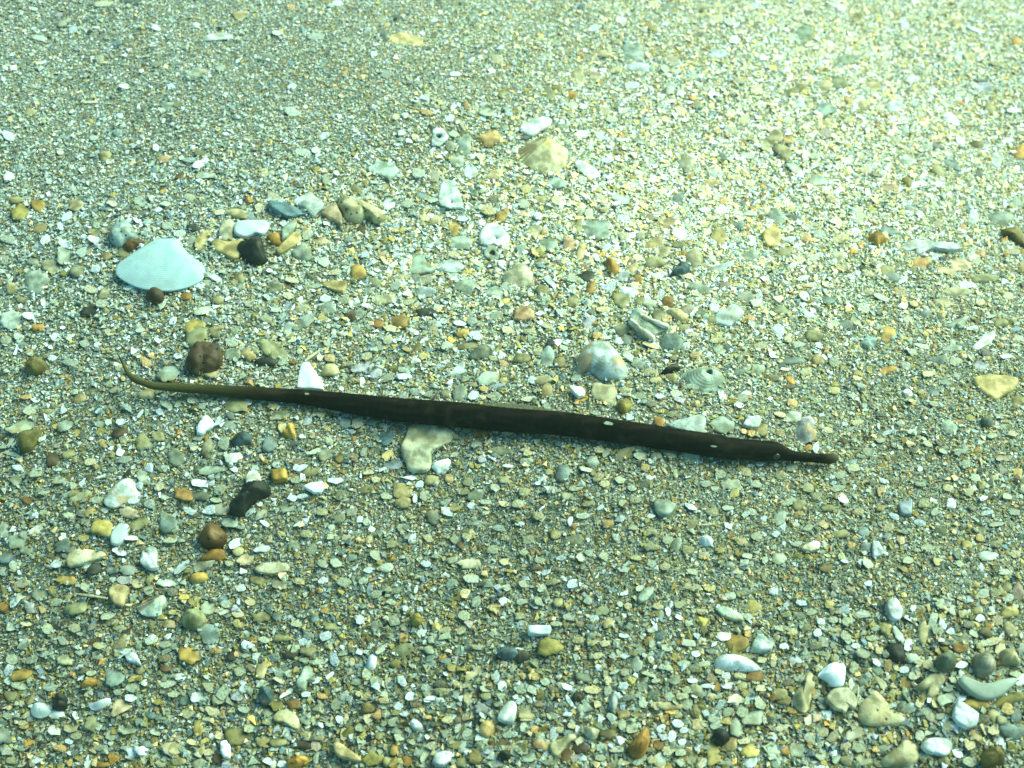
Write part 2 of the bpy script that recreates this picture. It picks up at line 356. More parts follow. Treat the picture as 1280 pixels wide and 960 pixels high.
# ------------------------------------------------------------------ catalogue of the pieces in the photograph
# per 320x240 tile of the photograph, in quarter pixels: x y length width angle colours+form (t triangular, r squared, s stick, o ring, p rounded, c flat)
TILES = {
(0,0): '1090 190 150 38 5 Ws;1210 75 100 46 10 C;1000 820 80 40 20 W;1030 872 100 50 0 H;45 885 50 44 0 Wp;40 680 60 40 -20 W;455 512 70 14 3 Cs;620 430 50 34 0 W;855 432 40 30 0 W;695 733 34 18 0 D;780 740 42 34 90 W;660 5 84 26 0 Dp;500 300 45 34 0 Op;590 665 46 30 0 S;780 320 62 24 0 O;525 780 62 52 0 Op;1000 765 62 40 0 OD;950 802 72 30 0 S;820 797 60 34 0 A;780 140 50 30 0 W;470 690 50 32 0 H;70 340 38 25 0 W;655 910 32 30 0 Y;1110 130 42 40 0 C;365 150 50 42 0 W;320 112 72 30 20 O;585 215 60 26 0 S;200 190 80 26 0 H;1100 340 60 30 0 G;150 560 60 40 0 O;520 20 110 26 8 C;700 575 34 18 0 D;980 370 110 50 0 H;850 530 100 40 0 H',
(0,1): '760 205 186 62 -4 C;410 18 56 30 0 W;175 38 40 30 0 A;620 105 50 28 0 O;180 435 46 28 0 W;185 560 84 38 0 H;852 562 62 34 -10 A;915 685 90 84 0 Wo;1040 725 80 86 0 GHp;1165 692 112 72 25 AC;1255 565 46 58 90 Wt;985 540 54 28 80 W;965 590 42 36 0 Wr;1022 618 100 16 -62 Cs;1050 525 42 22 80 A;1225 465 52 50 0 O;725 665 36 32 0 W;745 578 40 32 0 W;1005 805 92 60 0 GH;1070 865 84 58 -20 W;810 865 66 58 0 H;500 950 60 42 0 O;890 880 62 60 0 C;1190 872 92 60 0 C;350 895 60 32 80 GO;240 765 82 34 0 H;400 865 34 30 0 W;300 755 42 34 0 W;845 490 52 38 90 Wt;60 288 92 36 0 S;985 670 62 50 0 G;970 730 42 36 0 O;590 270 34 30 0 W;700 85 52 28 0 D;560 150 40 20 0 W;890 100 38 28 0 W;1150 560 80 70 0 GH;700 585 40 40 0 C;800 690 44 36 -40 C;300 185 90 34 0 GH;650 370 60 36 0 H;1000 370 60 24 0 W;450 200 50 30 0 G;640 180 40 60 0 S;120 170 80 34 0 H;340 680 60 34 30 W;1210 300 60 40 0 C',
(0,2): '390 860 160 58 -24 W;485 887 38 24 0 W;350 670 92 46 5 W;600 268 104 88 0 Hr;335 385 112 84 75 GC;415 385 84 54 0 CP;185 468 84 54 -65 OD;225 440 60 40 0 O;515 350 60 34 0 C;600 430 72 44 0 W;620 345 130 42 0 Ws;415 140 62 50 0 W;450 265 82 50 0 C;545 100 60 38 0 W;675 130 52 40 0 A;790 440 90 48 75 H;770 350 60 50 0 GS;1035 270 82 54 0 W;1115 205 64 48 0 W;1020 92 74 48 0 C;1195 32 84 34 10 W;1100 115 84 50 0 HL;1135 405 62 30 0 O;1220 450 62 58 0 C;1258 290 52 34 0 W;1266 730 80 52 88 GC;1160 600 62 58 0 C;1085 655 60 38 -20 S;1028 655 42 30 0 A;925 522 46 38 0 Op;700 612 52 36 0 O;630 705 48 26 0 D;868 820 84 70 0 CHp;880 857 42 24 0 B;625 865 42 30 0 Sp;765 825 52 30 0 C;1000 915 92 50 0 CA;1012 877 50 44 0 W;480 802 72 28 0 W;440 682 62 38 80 W;70 945 50 46 0 Yo;215 912 152 78 -12 H;280 760 70 38 85 S;300 530 62 50 0 G;710 22 66 46 0 CA;930 30 72 28 0 O;660 868 50 24 80 C;1050 790 52 38 0 DG;60 690 54 22 0 D;60 640 120 22 20 C;760 40 60 30 0 H;250 640 60 30 0 G;800 300 60 40 0 C;900 380 60 40 0 H;500 600 60 40 0 H;850 560 60 40 0 C;540 700 50 30 0 W;1180 780 70 40 0 H;350 900 40 50 0 H;130 760 30 20 0 C;100 950 60 30 0 G;470 560 50 40 0 C;300 480 60 40 0 A',  # blackish sliver at the cockle's upper edge stands for shade in a gap
(0,3): '1082 440 92 54 0 Lr;640 530 104 72 0 W;160 515 74 58 -20 Wt;285 430 76 68 0 C;352 415 82 70 0 OG;405 500 44 42 0 Ap;475 530 74 58 0 C;290 550 122 92 0 H;925 602 74 52 -45 W;680 655 80 50 85 H;965 710 64 46 0 W;1040 722 76 44 0 BOp;920 820 118 54 -40 Sk;855 856 104 58 -15 Op;695 910 62 52 80 BOp;855 917 62 54 0 W;740 928 112 30 15 Ws;690 800 82 60 0 H;485 852 62 50 0 CA;75 757 92 62 -25 Op;190 780 66 50 80 WC;130 840 82 60 0 GH;30 690 92 70 30 C;105 700 62 42 0 AC;165 714 62 24 0 S;285 665 64 58 0 P;630 705 54 38 0 O;850 732 62 34 0 D;1258 770 80 60 80 Ap;1135 802 80 70 80 W;1050 870 44 40 0 D;245 852 42 26 0 D;260 912 104 70 0 H;540 874 44 20 0 B;685 132 52 48 0 W;365 42 64 56 0 W;430 95 94 50 0 C;685 242 62 34 10 OD;650 50 44 26 30 O;200 66 44 30 0 B;965 280 70 56 60 W;1030 150 84 30 -40 W;890 280 84 38 0 P;1150 322 84 28 0 BO;945 120 62 40 0 AC;180 180 120 90 70 G;370 305 200 50 16 G;120 462 134 36 20 O;1060 400 64 20 0 D;700 460 44 28 70 B;720 395 64 38 0 W;525 432 94 58 0 C;775 600 38 30 0 A;1230 552 84 28 15 W;610 940 92 48 0 PA;1120 540 64 58 0 O;1010 290 90 60 -70 C;300 620 80 50 0 C;560 320 60 30 0 C;90 350 50 26 40 W;120 190 60 40 0 H;540 250 60 40 0 C;840 200 60 50 0 C;1240 210 60 40 0 A;860 60 60 40 0 C;470 210 60 30 0 CA;620 600 50 30 0 W;800 740 60 40 0 H;230 780 60 50 0 G;960 480 60 40 0 H;1000 620 50 30 0 O;1200 700 50 30 0 W',
(1,0): '620 302 62 48 0 O;385 65 82 68 0 C;335 122 72 52 20 W;305 172 46 40 80 W;225 240 62 48 40 W;325 262 72 40 -20 W;475 240 72 32 0 W;105 100 96 70 40 O;190 65 72 58 0 AO;335 322 90 84 0 GHr;255 372 92 66 -20 CG;410 300 60 56 0 Ho;460 487 74 40 -5 C;475 390 62 30 0 W;180 450 130 120 0 GHp;525 505 90 60 30 CG;62 640 122 100 0 H;100 725 60 44 0 H;360 610 44 32 0 W;450 594 84 48 0 D;280 725 54 36 20 W;970 672 104 66 20 OY;985 728 124 84 35 GOp;1075 700 62 56 0 O;1025 592 122 46 20 H;1075 427 112 38 -12 W;1110 398 42 30 0 C;1015 232 124 56 62 CO;1135 202 110 72 88 C;1180 107 112 58 -18 OC;1245 128 50 40 0 S;865 642 40 32 60 W;970 182 70 40 -10 D;890 820 46 32 0 W;665 790 44 36 30 Wt;730 852 52 42 0 A;840 910 124 100 20 GH;350 850 92 42 -8 G;790 742 42 36 0 W;1160 812 84 62 0 G;1235 812 82 58 0 OA;390 396 84 60 0 OG;120 540 72 38 0 OD;30 742 62 38 0 OD;1100 100 54 36 30 C;700 50 60 46 0 G;200 180 70 50 0 OA;470 200 60 44 0 O;60 480 60 50 0 O;80 40 70 40 0 O;530 320 60 40 0 OA;170 350 70 36 0 S;640 480 60 30 0 W;930 520 60 40 0 A;150 620 80 40 0 W;190 680 60 40 0 A;720 110 60 30 0 D;830 60 70 40 0 G;560 60 60 40 0 C;950 30 60 30 0 O;900 210 60 40 0 H;960 240 70 60 0 H;1190 430 60 50 0 O;1000 470 60 40 0 W;1090 540 60 40 0 O;700 690 50 30 0 H;550 700 60 40 0 C;260 830 50 30 0 W;600 880 50 30 0 C;420 760 60 40 0 G;1240 560 50 30 0 C;20 340 50 40 0 O;40 240 80 40 0 G;1040 650 80 30 -10 S;510 560 60 40 0 G;1160 750 70 50 0 G;1060 910 90 50 0 C;840 170 60 40 0 G',
(1,1): '1028 132 66 44 -35 W;1225 122 66 54 70 AO;990 182 62 78 0 YA;1020 252 120 76 0 GH;985 315 64 46 0 CA;865 267 44 30 0 W;630 320 46 38 0 PA;740 350 50 38 50 W;780 290 36 30 0 W;605 392 38 20 0 W;850 440 66 48 0 CP;795 432 62 34 0 GO;990 422 66 36 0 H;1140 457 74 30 10 C;1200 502 110 76 0 GH;1240 470 62 50 0 H;1020 656 62 30 0 W;1080 645 52 40 0 Sp;760 502 58 44 0 Wt;565 500 36 22 0 C;1190 40 56 38 0 OA;1250 90 40 30 80 A;1160 92 66 54 0 YC;880 40 62 34 0 H;510 402 82 74 0 AOp;975 370 134 76 -3 WH;1040 467 136 66 5 GH;640 538 124 46 10 GC;765 550 64 38 0 C;845 500 112 42 -5 Wk;890 540 172 12 8 Cs;845 602 108 44 5 Dp;470 620 62 46 0 BDp;335 632 52 46 0 Yo;610 658 64 42 0 ABp;715 648 98 62 -5 ABOp;675 684 88 34 -8 Cc;935 646 38 36 0 W;1090 717 70 54 -10 W;1035 707 64 46 10 AY;1120 807 108 66 20 DGp;1190 832 56 26 0 O;840 817 62 44 0 Y;1020 885 92 80 -20 WHt;1100 900 40 30 80 W;1170 930 132 66 5 GHc;740 922 72 34 0 W;735 888 58 26 0 H;600 910 70 50 30 Lp;545 878 150 50 22 L;370 890 90 66 0 OC;80 792 176 90 -20 GO;50 847 104 38 0 Dp;165 700 90 56 80 W;235 652 116 54 20 H;55 632 64 50 0 Gp;355 580 78 62 0 SG;225 582 94 46 -10 CG;230 302 88 76 0 GHp;320 245 94 44 0 C;260 215 60 54 0 GO;70 392 36 22 0 W;690 178 48 28 5 Wr;655 205 28 14 0 D;785 102 44 30 -40 S;100 590 60 40 0 G;95 480 80 60 0 OG;160 520 70 50 0 C;180 440 70 36 -10 C;420 100 30 20 0 D;520 190 60 40 0 D;850 130 60 40 0 CA;900 140 100 50 30 C;660 60 80 60 40 W;760 60 70 50 0 G;540 310 50 56 60 Wo;460 240 60 26 -20 S;590 450 50 60 80 OD;1060 500 50 40 0 G;1180 560 40 30 0 O;300 470 70 40 0 G;400 400 60 36 0 C;340 350 60 50 0 H;620 780 60 40 0 G;660 740 50 40 0 O;800 780 60 40 0 OY;440 540 60 34 0 O;700 470 60 40 0 H;910 580 50 34 0 H;1200 620 60 40 0 G;1260 690 60 40 0 C;280 820 90 12 35 Cs;220 790 50 34 80 C;370 830 50 40 0 AO;460 860 60 26 0 O;550 820 60 40 0 C;960 770 70 50 0 GH;890 690 50 40 0 C;1120 660 40 30 0 G;1180 310 90 70 -20 GHo;560 130 60 50 0 OC;90 30 60 40 0 C;20 80 50 44 0 CA;830 20 60 40 0 S;500 680 60 40 0 G;520 610 50 40 0 G;1240 860 50 30 0 AB;1060 770 120 36 10 O;130 620 40 34 60 S;920 870 50 30 0 W;650 930 90 40 20 GO',  # blackish piece just under the pitted stone stands for its cast shadow
(1,2): '420 188 142 112 -5 HGr;335 172 74 40 80 O;540 35 122 64 -15 H;560 130 64 32 0 W;620 75 80 18 75 Ws;450 40 66 38 -40 C;285 262 86 70 -60 APc;185 262 92 80 0 GHc;350 310 104 52 72 CAc;130 307 66 56 0 AYc;150 350 74 34 -10 C;50 282 66 56 -60 Ht;370 372 46 44 0 ABp;378 420 74 50 10 Dp;395 475 56 46 70 BAp;305 548 66 56 80 Op;250 467 24 20 0 D;155 490 74 42 0 Op;545 425 78 54 15 W;495 477 68 54 60 W;580 500 102 46 -10 Wp;545 540 96 66 -32 O;605 385 64 50 0 CAp;745 512 52 46 60 Wo;685 557 82 50 0 H;910 335 96 84 -60 CGp;965 367 34 30 0 Op;845 208 88 78 0 W;780 162 78 64 30 CA;700 262 114 50 22 YC;1030 222 96 78 80 CYc;840 265 74 36 0 O;1050 90 54 46 0 W;1155 57 34 28 0 D;1060 42 54 34 0 A;1190 107 76 40 10 H;1120 240 64 30 10 S;1190 322 94 56 15 GH;1035 380 152 34 16 Ws;1090 377 50 28 10 OB;930 482 134 50 -20 GHk;1165 527 86 66 -30 H;1010 580 62 44 -50 W;1185 637 56 40 0 A;775 635 54 38 20 A;735 620 76 64 -30 ODp;780 550 60 50 0 BA;790 755 122 86 -10 GSp;870 772 44 42 0 Wp;535 745 42 38 0 Wp;200 752 60 42 18 Dp;185 657 72 58 -20 CHt;145 605 66 34 10 W;200 450 92 46 -38 W;390 655 72 60 30 Lp;425 717 42 34 0 Ap;550 690 84 58 0 GOp;175 830 110 76 80 H;320 930 54 44 0 H;595 820 42 28 -40 W;640 857 86 56 -30 H;810 830 44 24 0 B;1230 890 62 60 0 Gp;1040 787 74 54 0 GH;1080 722 32 30 0 W;910 712 44 26 0 C;1030 742 84 32 10 OC;920 817 64 30 0 BA;150 940 104 48 0 OB;100 940 60 46 0 W;1225 557 66 46 0 H;890 590 88 56 -15 PG;940 602 54 46 0 DG;50 830 84 48 0 O;710 350 104 56 0 O;630 432 54 46 0 A;460 587 94 32 8 YCc;400 600 44 26 0 D;130 800 50 36 0 O;240 850 60 50 0 OA;90 700 60 30 0 O;570 740 50 60 80 S;1140 900 60 30 0 H;930 850 46 26 0 C;800 930 60 46 0 Op;720 940 60 30 0 OY;610 840 120 40 -35 H;430 770 50 40 0 C;260 780 50 34 0 H;690 900 60 40 0 C;1160 820 50 44 0 C;1240 770 60 34 0 C;700 770 110 30 -10 CA;1000 640 60 40 0 O;860 680 60 40 0 O;630 330 60 40 0 C;400 330 40 24 0 C;120 200 80 60 0 CG;60 60 60 56 0 Go;470 280 60 36 20 W;560 220 50 46 0 O;600 220 40 30 0 W;960 90 60 40 0 W;1130 170 60 40 0 S;760 300 80 60 30 C;640 220 50 40 0 Op;690 130 50 34 0 B;830 30 60 50 0 S;960 20 60 40 0 C;1000 130 50 30 0 C;1240 560 40 30 0 H;380 110 60 60 0 G;230 40 70 50 0 C;140 40 60 40 0 O;130 120 40 40 0 W;300 430 60 50 0 G;480 340 50 36 60 A;620 470 60 36 0 C;880 420 70 40 0 C;1060 470 50 34 0 B;1010 330 60 40 0 H;730 420 60 34 0 W;640 550 60 46 0 O',
(1,3): '765 362 106 66 8 Ac;340 312 92 84 50 CHt;355 160 58 42 85 C;190 228 50 46 0 Ap;110 238 54 34 -10 Wp;85 300 84 48 0 O;262 212 72 46 -25 H;470 135 66 58 0 GCc;40 138 100 76 -30 H;590 395 84 48 0 O;900 397 116 40 -12 Cs;1030 337 80 60 -60 WC;965 362 112 86 0 CPc;1160 142 116 80 0 GHp;1025 130 92 54 75 W;1120 72 50 38 -40 C;600 710 94 76 60 AO;65 592 84 46 0 OGp;205 617 54 34 0 Wp;50 690 64 56 0 Wp;100 737 36 32 0 Cp;230 715 94 54 0 Op;440 642 76 52 -60 CH;375 662 104 38 0 GS;480 582 66 46 0 GH;565 525 84 38 -15 H;490 502 84 34 -5 C;660 507 76 40 0 CA;950 655 104 42 18 Hp;1020 680 64 24 0 W;1085 740 150 58 35 W;1090 800 64 34 0 Dp;1190 822 74 26 10 W;925 780 98 44 -5 H;880 552 96 52 -10 C;1165 657 74 42 5 O;770 772 96 24 -8 H;145 765 84 38 0 GH;25 815 54 40 0 W;130 842 132 40 12 S;90 885 74 30 10 W;190 900 64 34 30 O;110 940 60 42 -50 A;250 765 34 32 0 W;175 430 64 30 20 W;70 460 44 24 0 D;940 502 200 44 5 CG;1080 430 150 54 5 OG;330 42 44 30 0 A;360 235 84 48 0 C;555 600 32 30 0 D;990 465 104 46 -10 W;790 610 60 40 0 S;1220 300 84 36 -15 C;1270 375 40 36 0 AB;720 800 50 30 0 S;730 560 50 40 0 AC;850 165 60 40 0 CA;970 180 50 34 0 A;230 165 60 26 -10 C;600 195 90 40 0 S;700 80 40 30 0 S;130 130 100 30 -15 S;450 90 60 30 0 C;1240 60 60 60 0 H;900 60 50 30 0 C;840 320 60 30 0 H;1060 310 50 40 0 A;370 380 50 40 0 C;160 340 60 50 0 C;230 330 60 34 20 H;120 370 60 34 20 W;300 540 80 44 0 S;180 520 60 50 0 H;330 660 60 40 0 G;620 430 60 40 0 S;500 410 60 34 0 O;1200 520 60 40 0 C;1060 550 50 40 0 CA;1120 620 80 30 20 H;870 610 40 34 0 Yp;700 640 60 34 0 G;850 840 70 40 0 S;940 850 60 40 0 G;1060 870 90 50 0 L;600 890 90 30 15 A;450 930 60 30 0 C;330 850 60 40 0 G;250 840 60 50 0 OA;30 930 60 40 0 OD;690 870 50 34 0 H;800 910 60 40 0 C;1250 740 60 44 0 H;1240 690 60 30 0 W',
(2,0): '345 350 74 34 12 O;600 240 84 48 10 BDp;270 377 84 66 10 BDp;415 258 34 28 0 Dp;715 290 82 74 40 Op;790 262 64 46 0 O;1090 182 62 46 25 Wt;1150 208 104 46 -10 H;1040 325 90 58 80 ODp;1115 300 64 58 0 G;880 367 86 76 0 DGp;600 190 48 34 0 W;720 462 78 58 0 H;700 507 36 32 0 Wp;795 515 54 40 20 CA;920 550 84 64 10 ABp;1170 370 86 46 15 Wr;1170 430 38 26 15 W;1060 427 152 50 10 GH;1040 412 60 26 5 W;995 497 82 34 -4 Wr;1060 493 42 34 40 W;1045 628 68 50 -10 W;950 637 68 32 -12 W;1105 627 104 58 0 PG;655 770 72 26 5 Wr;840 700 92 82 0 GSp;640 642 114 56 -8 CP;510 720 112 82 -5 OY;690 700 120 54 20 O;95 782 124 76 -10 G;20 730 90 60 80 H;80 905 66 46 20 H;35 870 84 56 0 S;20 940 46 40 0 S;330 812 108 74 0 GS;185 730 94 44 25 WC;910 912 108 44 38 W;1010 912 160 48 5 HC;1150 690 84 66 0 HS;1180 795 84 40 35 W;480 922 84 56 20 D;165 655 44 46 0 Sp;140 582 64 38 -20 AB;415 500 38 26 30 W;500 466 48 14 18 W;330 207 94 54 30 GS;110 215 172 60 20 G;400 72 64 42 20 OA;130 65 56 26 0 A;495 132 44 36 50 W;575 30 50 36 0 CA;840 105 84 52 0 HG;740 50 84 52 0 OC;1180 105 122 74 0 GO;1155 157 44 36 0 Dp;520 300 46 34 0 A;345 290 44 10 30 Cs;405 650 38 28 0 D;450 640 52 44 70 AO;1230 880 90 52 10 C;1190 832 66 50 20 O;400 560 130 40 18 OG;480 580 80 40 0 G;680 640 50 40 0 CP;370 550 60 40 0 O;80 480 80 60 0 G;60 350 90 20 -15 H;620 280 50 36 0 O;560 430 60 30 0 G;300 480 70 40 0 G;350 660 70 30 0 G;140 830 90 50 0 G;130 760 60 40 0 S;280 900 80 50 30 W;560 540 60 40 0 G;1000 560 90 50 0 DG;1100 530 70 50 0 G;1120 70 50 30 0 D;920 30 60 30 0 O;640 120 50 30 -40 H;700 150 60 20 55 W;1240 90 36 40 60 W;960 80 50 40 0 G;1080 580 60 30 0 G;1200 710 50 30 0 S;420 770 60 40 0 YO;850 780 80 40 0 G;570 600 60 26 0 W;1030 740 50 30 0 W;900 690 60 30 0 G;750 600 50 40 0 S;680 560 40 30 0 D;220 540 60 40 0 G;160 130 90 40 20 G;230 140 60 40 0 O;90 420 50 30 0 W;180 440 70 50 0 G;450 390 60 40 0 C;620 380 70 50 0 GS;600 340 50 36 50 W;500 200 60 30 0 G;1250 640 60 34 30 W;400 860 60 30 0 S;600 840 70 40 -20 W;1150 900 40 30 0 C;720 830 50 30 0 D;640 930 90 50 0 S;560 930 60 40 0 S',
(2,1): '650 265 92 74 75 Sc;445 190 66 56 60 Sp;575 190 78 42 0 GS;505 197 62 50 30 PG;690 402 94 56 10 LSc;665 360 66 54 40 Yc;930 412 84 66 35 Wp;965 470 58 42 -70 CAp;880 480 84 52 0 O;735 535 112 74 -5 COc;770 470 86 32 5 W;818 502 44 30 25 Wp;735 592 84 56 0 OY;795 570 50 26 80 W;885 665 76 66 -30 DG;955 637 68 44 -20 LW;950 592 68 30 20 H;1000 620 62 38 0 YO;565 777 42 34 70 CAp;555 685 54 42 80 H;520 678 34 30 0 Wp;395 485 80 36 4 W;225 417 86 36 10 W;65 302 78 64 0 Sp;190 298 62 28 0 D;100 408 42 30 -40 W;20 652 86 52 30 H;45 697 50 24 -20 W;60 815 146 46 12 LW;400 895 62 48 -30 H;215 700 64 24 25 W;80 112 64 40 0 YO;120 155 88 58 20 G;255 190 58 40 40 W;780 775 56 34 60 W;1080 895 142 52 12 CH;1020 45 82 66 60 GH;1085 57 56 50 0 W;950 50 54 50 0 OD;1140 25 54 30 0 A;1125 245 86 34 0 AB;1200 12 104 20 0 W;990 355 54 26 25 HG;1130 375 44 40 0 L;1185 375 66 10 -35 Ws;1260 410 54 24 0 W;1220 335 124 44 0 GO;1100 562 84 58 0 G;490 362 44 40 0 B;420 370 64 38 20 BO;210 390 64 34 0 B;1150 640 54 36 30 G;420 672 54 40 0 O;290 340 100 26 25 H;20 600 30 24 0 W;160 620 80 50 0 G;270 440 90 50 0 O;200 480 60 40 0 G;130 220 40 60 0 YC;350 350 90 70 0 G;540 340 50 30 60 G;850 560 60 50 0 G;650 560 60 40 0 G;540 530 60 40 0 O;380 760 60 40 0 CG;280 830 60 44 40 G;190 810 60 50 0 G;430 840 50 34 0 S;600 860 70 50 0 G;650 920 80 50 0 GH;480 870 50 30 0 S;560 930 60 40 0 W;330 900 50 40 0 G;230 560 60 24 0 W;180 570 50 30 0 W;330 640 60 40 0 O;250 750 60 40 0 O;450 770 50 30 0 C;680 800 60 40 0 O;730 720 60 40 0 G;860 770 50 40 0 C;1000 780 70 40 0 G;900 860 60 34 0 G;980 880 60 40 0 G;850 900 50 30 0 W;1180 830 60 40 0 G;1240 890 60 40 0 C;1060 760 60 40 0 O;1210 720 60 30 0 H;1100 690 100 40 20 H;1240 600 60 34 0 C;1080 610 50 30 0 W;1040 540 60 40 0 DO;1200 520 60 40 0 G;1240 480 50 40 0 O;1060 490 50 40 0 O;1200 60 50 40 0 H;1260 240 60 30 0 C;1100 300 60 40 30 S;1160 290 50 14 50 Cs;1180 60 60 30 0 C;500 60 80 30 0 H;860 50 60 30 0 G;800 40 60 40 0 S;740 60 50 40 0 H;400 130 60 30 0 H;290 150 60 30 40 G;370 280 40 60 0 G;560 440 60 30 0 C;600 480 50 30 0 C;420 560 60 40 0 O;480 640 60 40 0 G;1150 590 60 30 0 H',
(2,2): '465 50 134 96 -15 CGc;590 165 38 34 0 Wr;740 187 54 46 0 A;885 14 58 28 10 H;1052 202 122 84 0 GHp;1195 240 50 40 85 A;1250 230 62 58 0 OA;1140 107 48 36 0 W;1170 47 54 28 15 W;1150 70 64 46 0 G;175 35 84 56 85 OA;85 77 96 30 8 CW;570 345 106 56 28 COc;400 387 64 52 0 Hp;370 427 64 28 0 H;255 442 84 66 85 Sp;70 388 74 32 0 GHp;80 342 56 38 30 C;165 460 28 22 -60 W;185 440 36 30 0 OY;435 330 64 34 0 Op;665 417 46 38 0 AO;790 350 66 38 -15 Gp;890 358 104 56 -20 H;760 430 56 16 -55 C;865 455 46 24 0 D;880 462 36 14 30 W;690 468 44 28 -20 W;895 615 68 36 -25 W;695 662 50 28 -25 W;820 805 82 48 65 SG;900 702 54 44 30 OA;970 702 92 8 3 Cs;765 912 48 44 0 CAp;355 660 74 28 5 H;440 617 40 26 20 W;585 676 38 20 88 PA;515 765 58 30 -45 H;290 690 54 28 80 W;350 870 64 48 0 H;170 940 54 28 15 W;310 782 104 54 0 GO;1080 905 66 42 0 GSp;1110 547 66 48 20 YO;1080 710 46 24 -20 W;430 465 54 44 60 OA;320 520 84 36 10 G;130 496 34 24 20 W;245 602 48 14 45 D;1100 502 120 54 0 G;700 102 44 34 0 B;800 125 30 20 0 D;1265 880 44 34 80 Ho;780 780 60 40 0 G;60 840 60 40 0 G;80 780 60 40 0 GO;30 600 60 40 0 OG;130 660 60 40 0 OB;220 750 60 50 0 O;480 700 60 40 0 A;560 600 60 40 0 OD;620 580 60 34 0 G;600 720 50 34 0 G;690 740 60 40 0 O;700 810 70 50 0 OG;880 830 60 40 0 OY;960 860 60 34 0 C;1040 830 60 34 0 YO;1150 790 60 40 0 OA;1180 860 60 34 0 H;1220 760 60 40 0 G;1000 640 60 40 0 O;1080 620 60 30 0 H;1200 640 50 34 0 G;1220 500 60 40 0 H;1170 440 60 40 0 OY;1240 400 60 26 0 W;1040 450 60 40 0 G;970 500 60 40 0 H;660 500 60 40 0 OD;600 520 50 34 0 S;540 480 60 40 0 G;460 500 60 40 0 C;380 600 60 34 0 O;280 560 70 40 0 OG;200 530 60 40 0 G;60 540 60 40 0 O;40 700 50 20 0 W;620 870 60 30 0 O;460 860 60 34 0 G;560 930 60 34 0 H;700 900 60 34 0 H;900 940 60 34 0 G;240 870 50 30 0 W;140 880 60 34 0 G;640 60 60 40 0 G;560 30 60 30 0 O;740 60 50 30 0 W;820 50 60 40 0 H;800 150 50 30 0 O;60 330 60 26 0 C;470 345 60 40 40 G;640 360 70 40 0 GH;720 360 60 34 0 OD;330 90 40 24 0 A',
(2,3): '60 152 66 34 0 Cp;120 162 92 58 0 H;100 15 74 20 0 B;120 97 54 40 0 A;240 320 58 38 80 W;200 320 40 30 0 A;1090 192 70 56 -5 DGp;905 217 104 72 -60 HG;960 197 34 26 0 A;600 242 60 24 8 W;1250 82 72 58 0 OYp;1250 460 84 54 -75 AYc;565 540 54 38 85 BAr;580 486 50 24 -10 W;525 495 34 28 0 D;915 597 48 46 0 Wp;1090 645 68 24 8 W;1020 622 38 22 -20 D;375 577 66 42 -10 W;105 590 86 40 22 GH;155 605 84 56 -10 O;60 670 74 58 40 H;155 652 48 34 0 A;430 417 66 46 0 GO;410 395 84 34 20 S;575 410 38 34 0 AYp;325 495 38 24 0 W;320 466 24 22 0 Wp;760 425 28 24 0 Wp;350 522 84 44 0 GH;360 457 54 38 25 G;490 816 54 48 0 Sp;630 660 56 28 -30 W;755 692 66 32 -20 W;600 722 66 44 0 C;995 805 64 44 0 YOp;415 805 40 34 0 Ap;370 750 76 40 0 O;1060 770 44 38 0 AO;1050 330 40 30 0 A;1190 372 124 36 8 PB;1035 467 50 44 0 HG;450 190 66 34 10 C;510 100 34 32 0 Do;830 100 54 30 0 OD;630 312 30 20 0 D;895 425 24 18 0 D;730 332 34 28 0 D;1150 700 94 28 10 GH;1080 570 54 28 30 W;385 886 50 20 -10 W;290 920 64 46 0 BO;60 870 84 66 0 G;700 42 54 30 -20 W;830 42 62 40 0 S;985 400 66 50 0 GH;690 735 66 36 0 S;480 740 60 44 0 S;860 740 60 40 0 O;840 640 60 40 0 G;1100 860 120 60 0 H;800 820 70 44 0 G;850 890 60 44 0 YO;700 880 60 40 0 G;500 900 60 50 0 H;140 800 60 34 0 H;40 750 50 34 0 W;200 720 60 40 0 G;300 620 70 40 0 O;240 560 50 34 0 OB;200 520 60 40 0 O;60 460 60 40 0 O;120 420 60 40 0 G;500 340 60 40 0 G;560 280 50 34 0 G;660 200 60 40 0 G;720 240 60 34 0 H;800 300 60 34 0 G;880 340 60 34 0 G;960 340 60 34 0 S;1120 260 60 34 0 G;1160 160 60 40 0 G;1220 250 60 34 0 C;420 60 60 34 0 G;330 30 70 40 0 O;240 80 60 34 0 G;300 230 50 34 0 C;380 200 40 24 0 W;560 150 50 24 0 D;760 500 60 34 0 G;900 520 60 34 0 OY;1130 470 50 30 0 O;1000 540 60 34 0 O;1200 560 60 34 0 G;1230 640 60 34 0 G;1140 800 60 34 0 OD;1240 850 60 40 0 C;1180 940 60 34 0 H;960 900 60 40 0 G;560 620 50 34 0 AO;450 640 60 34 0 OA;780 600 60 40 0 O',
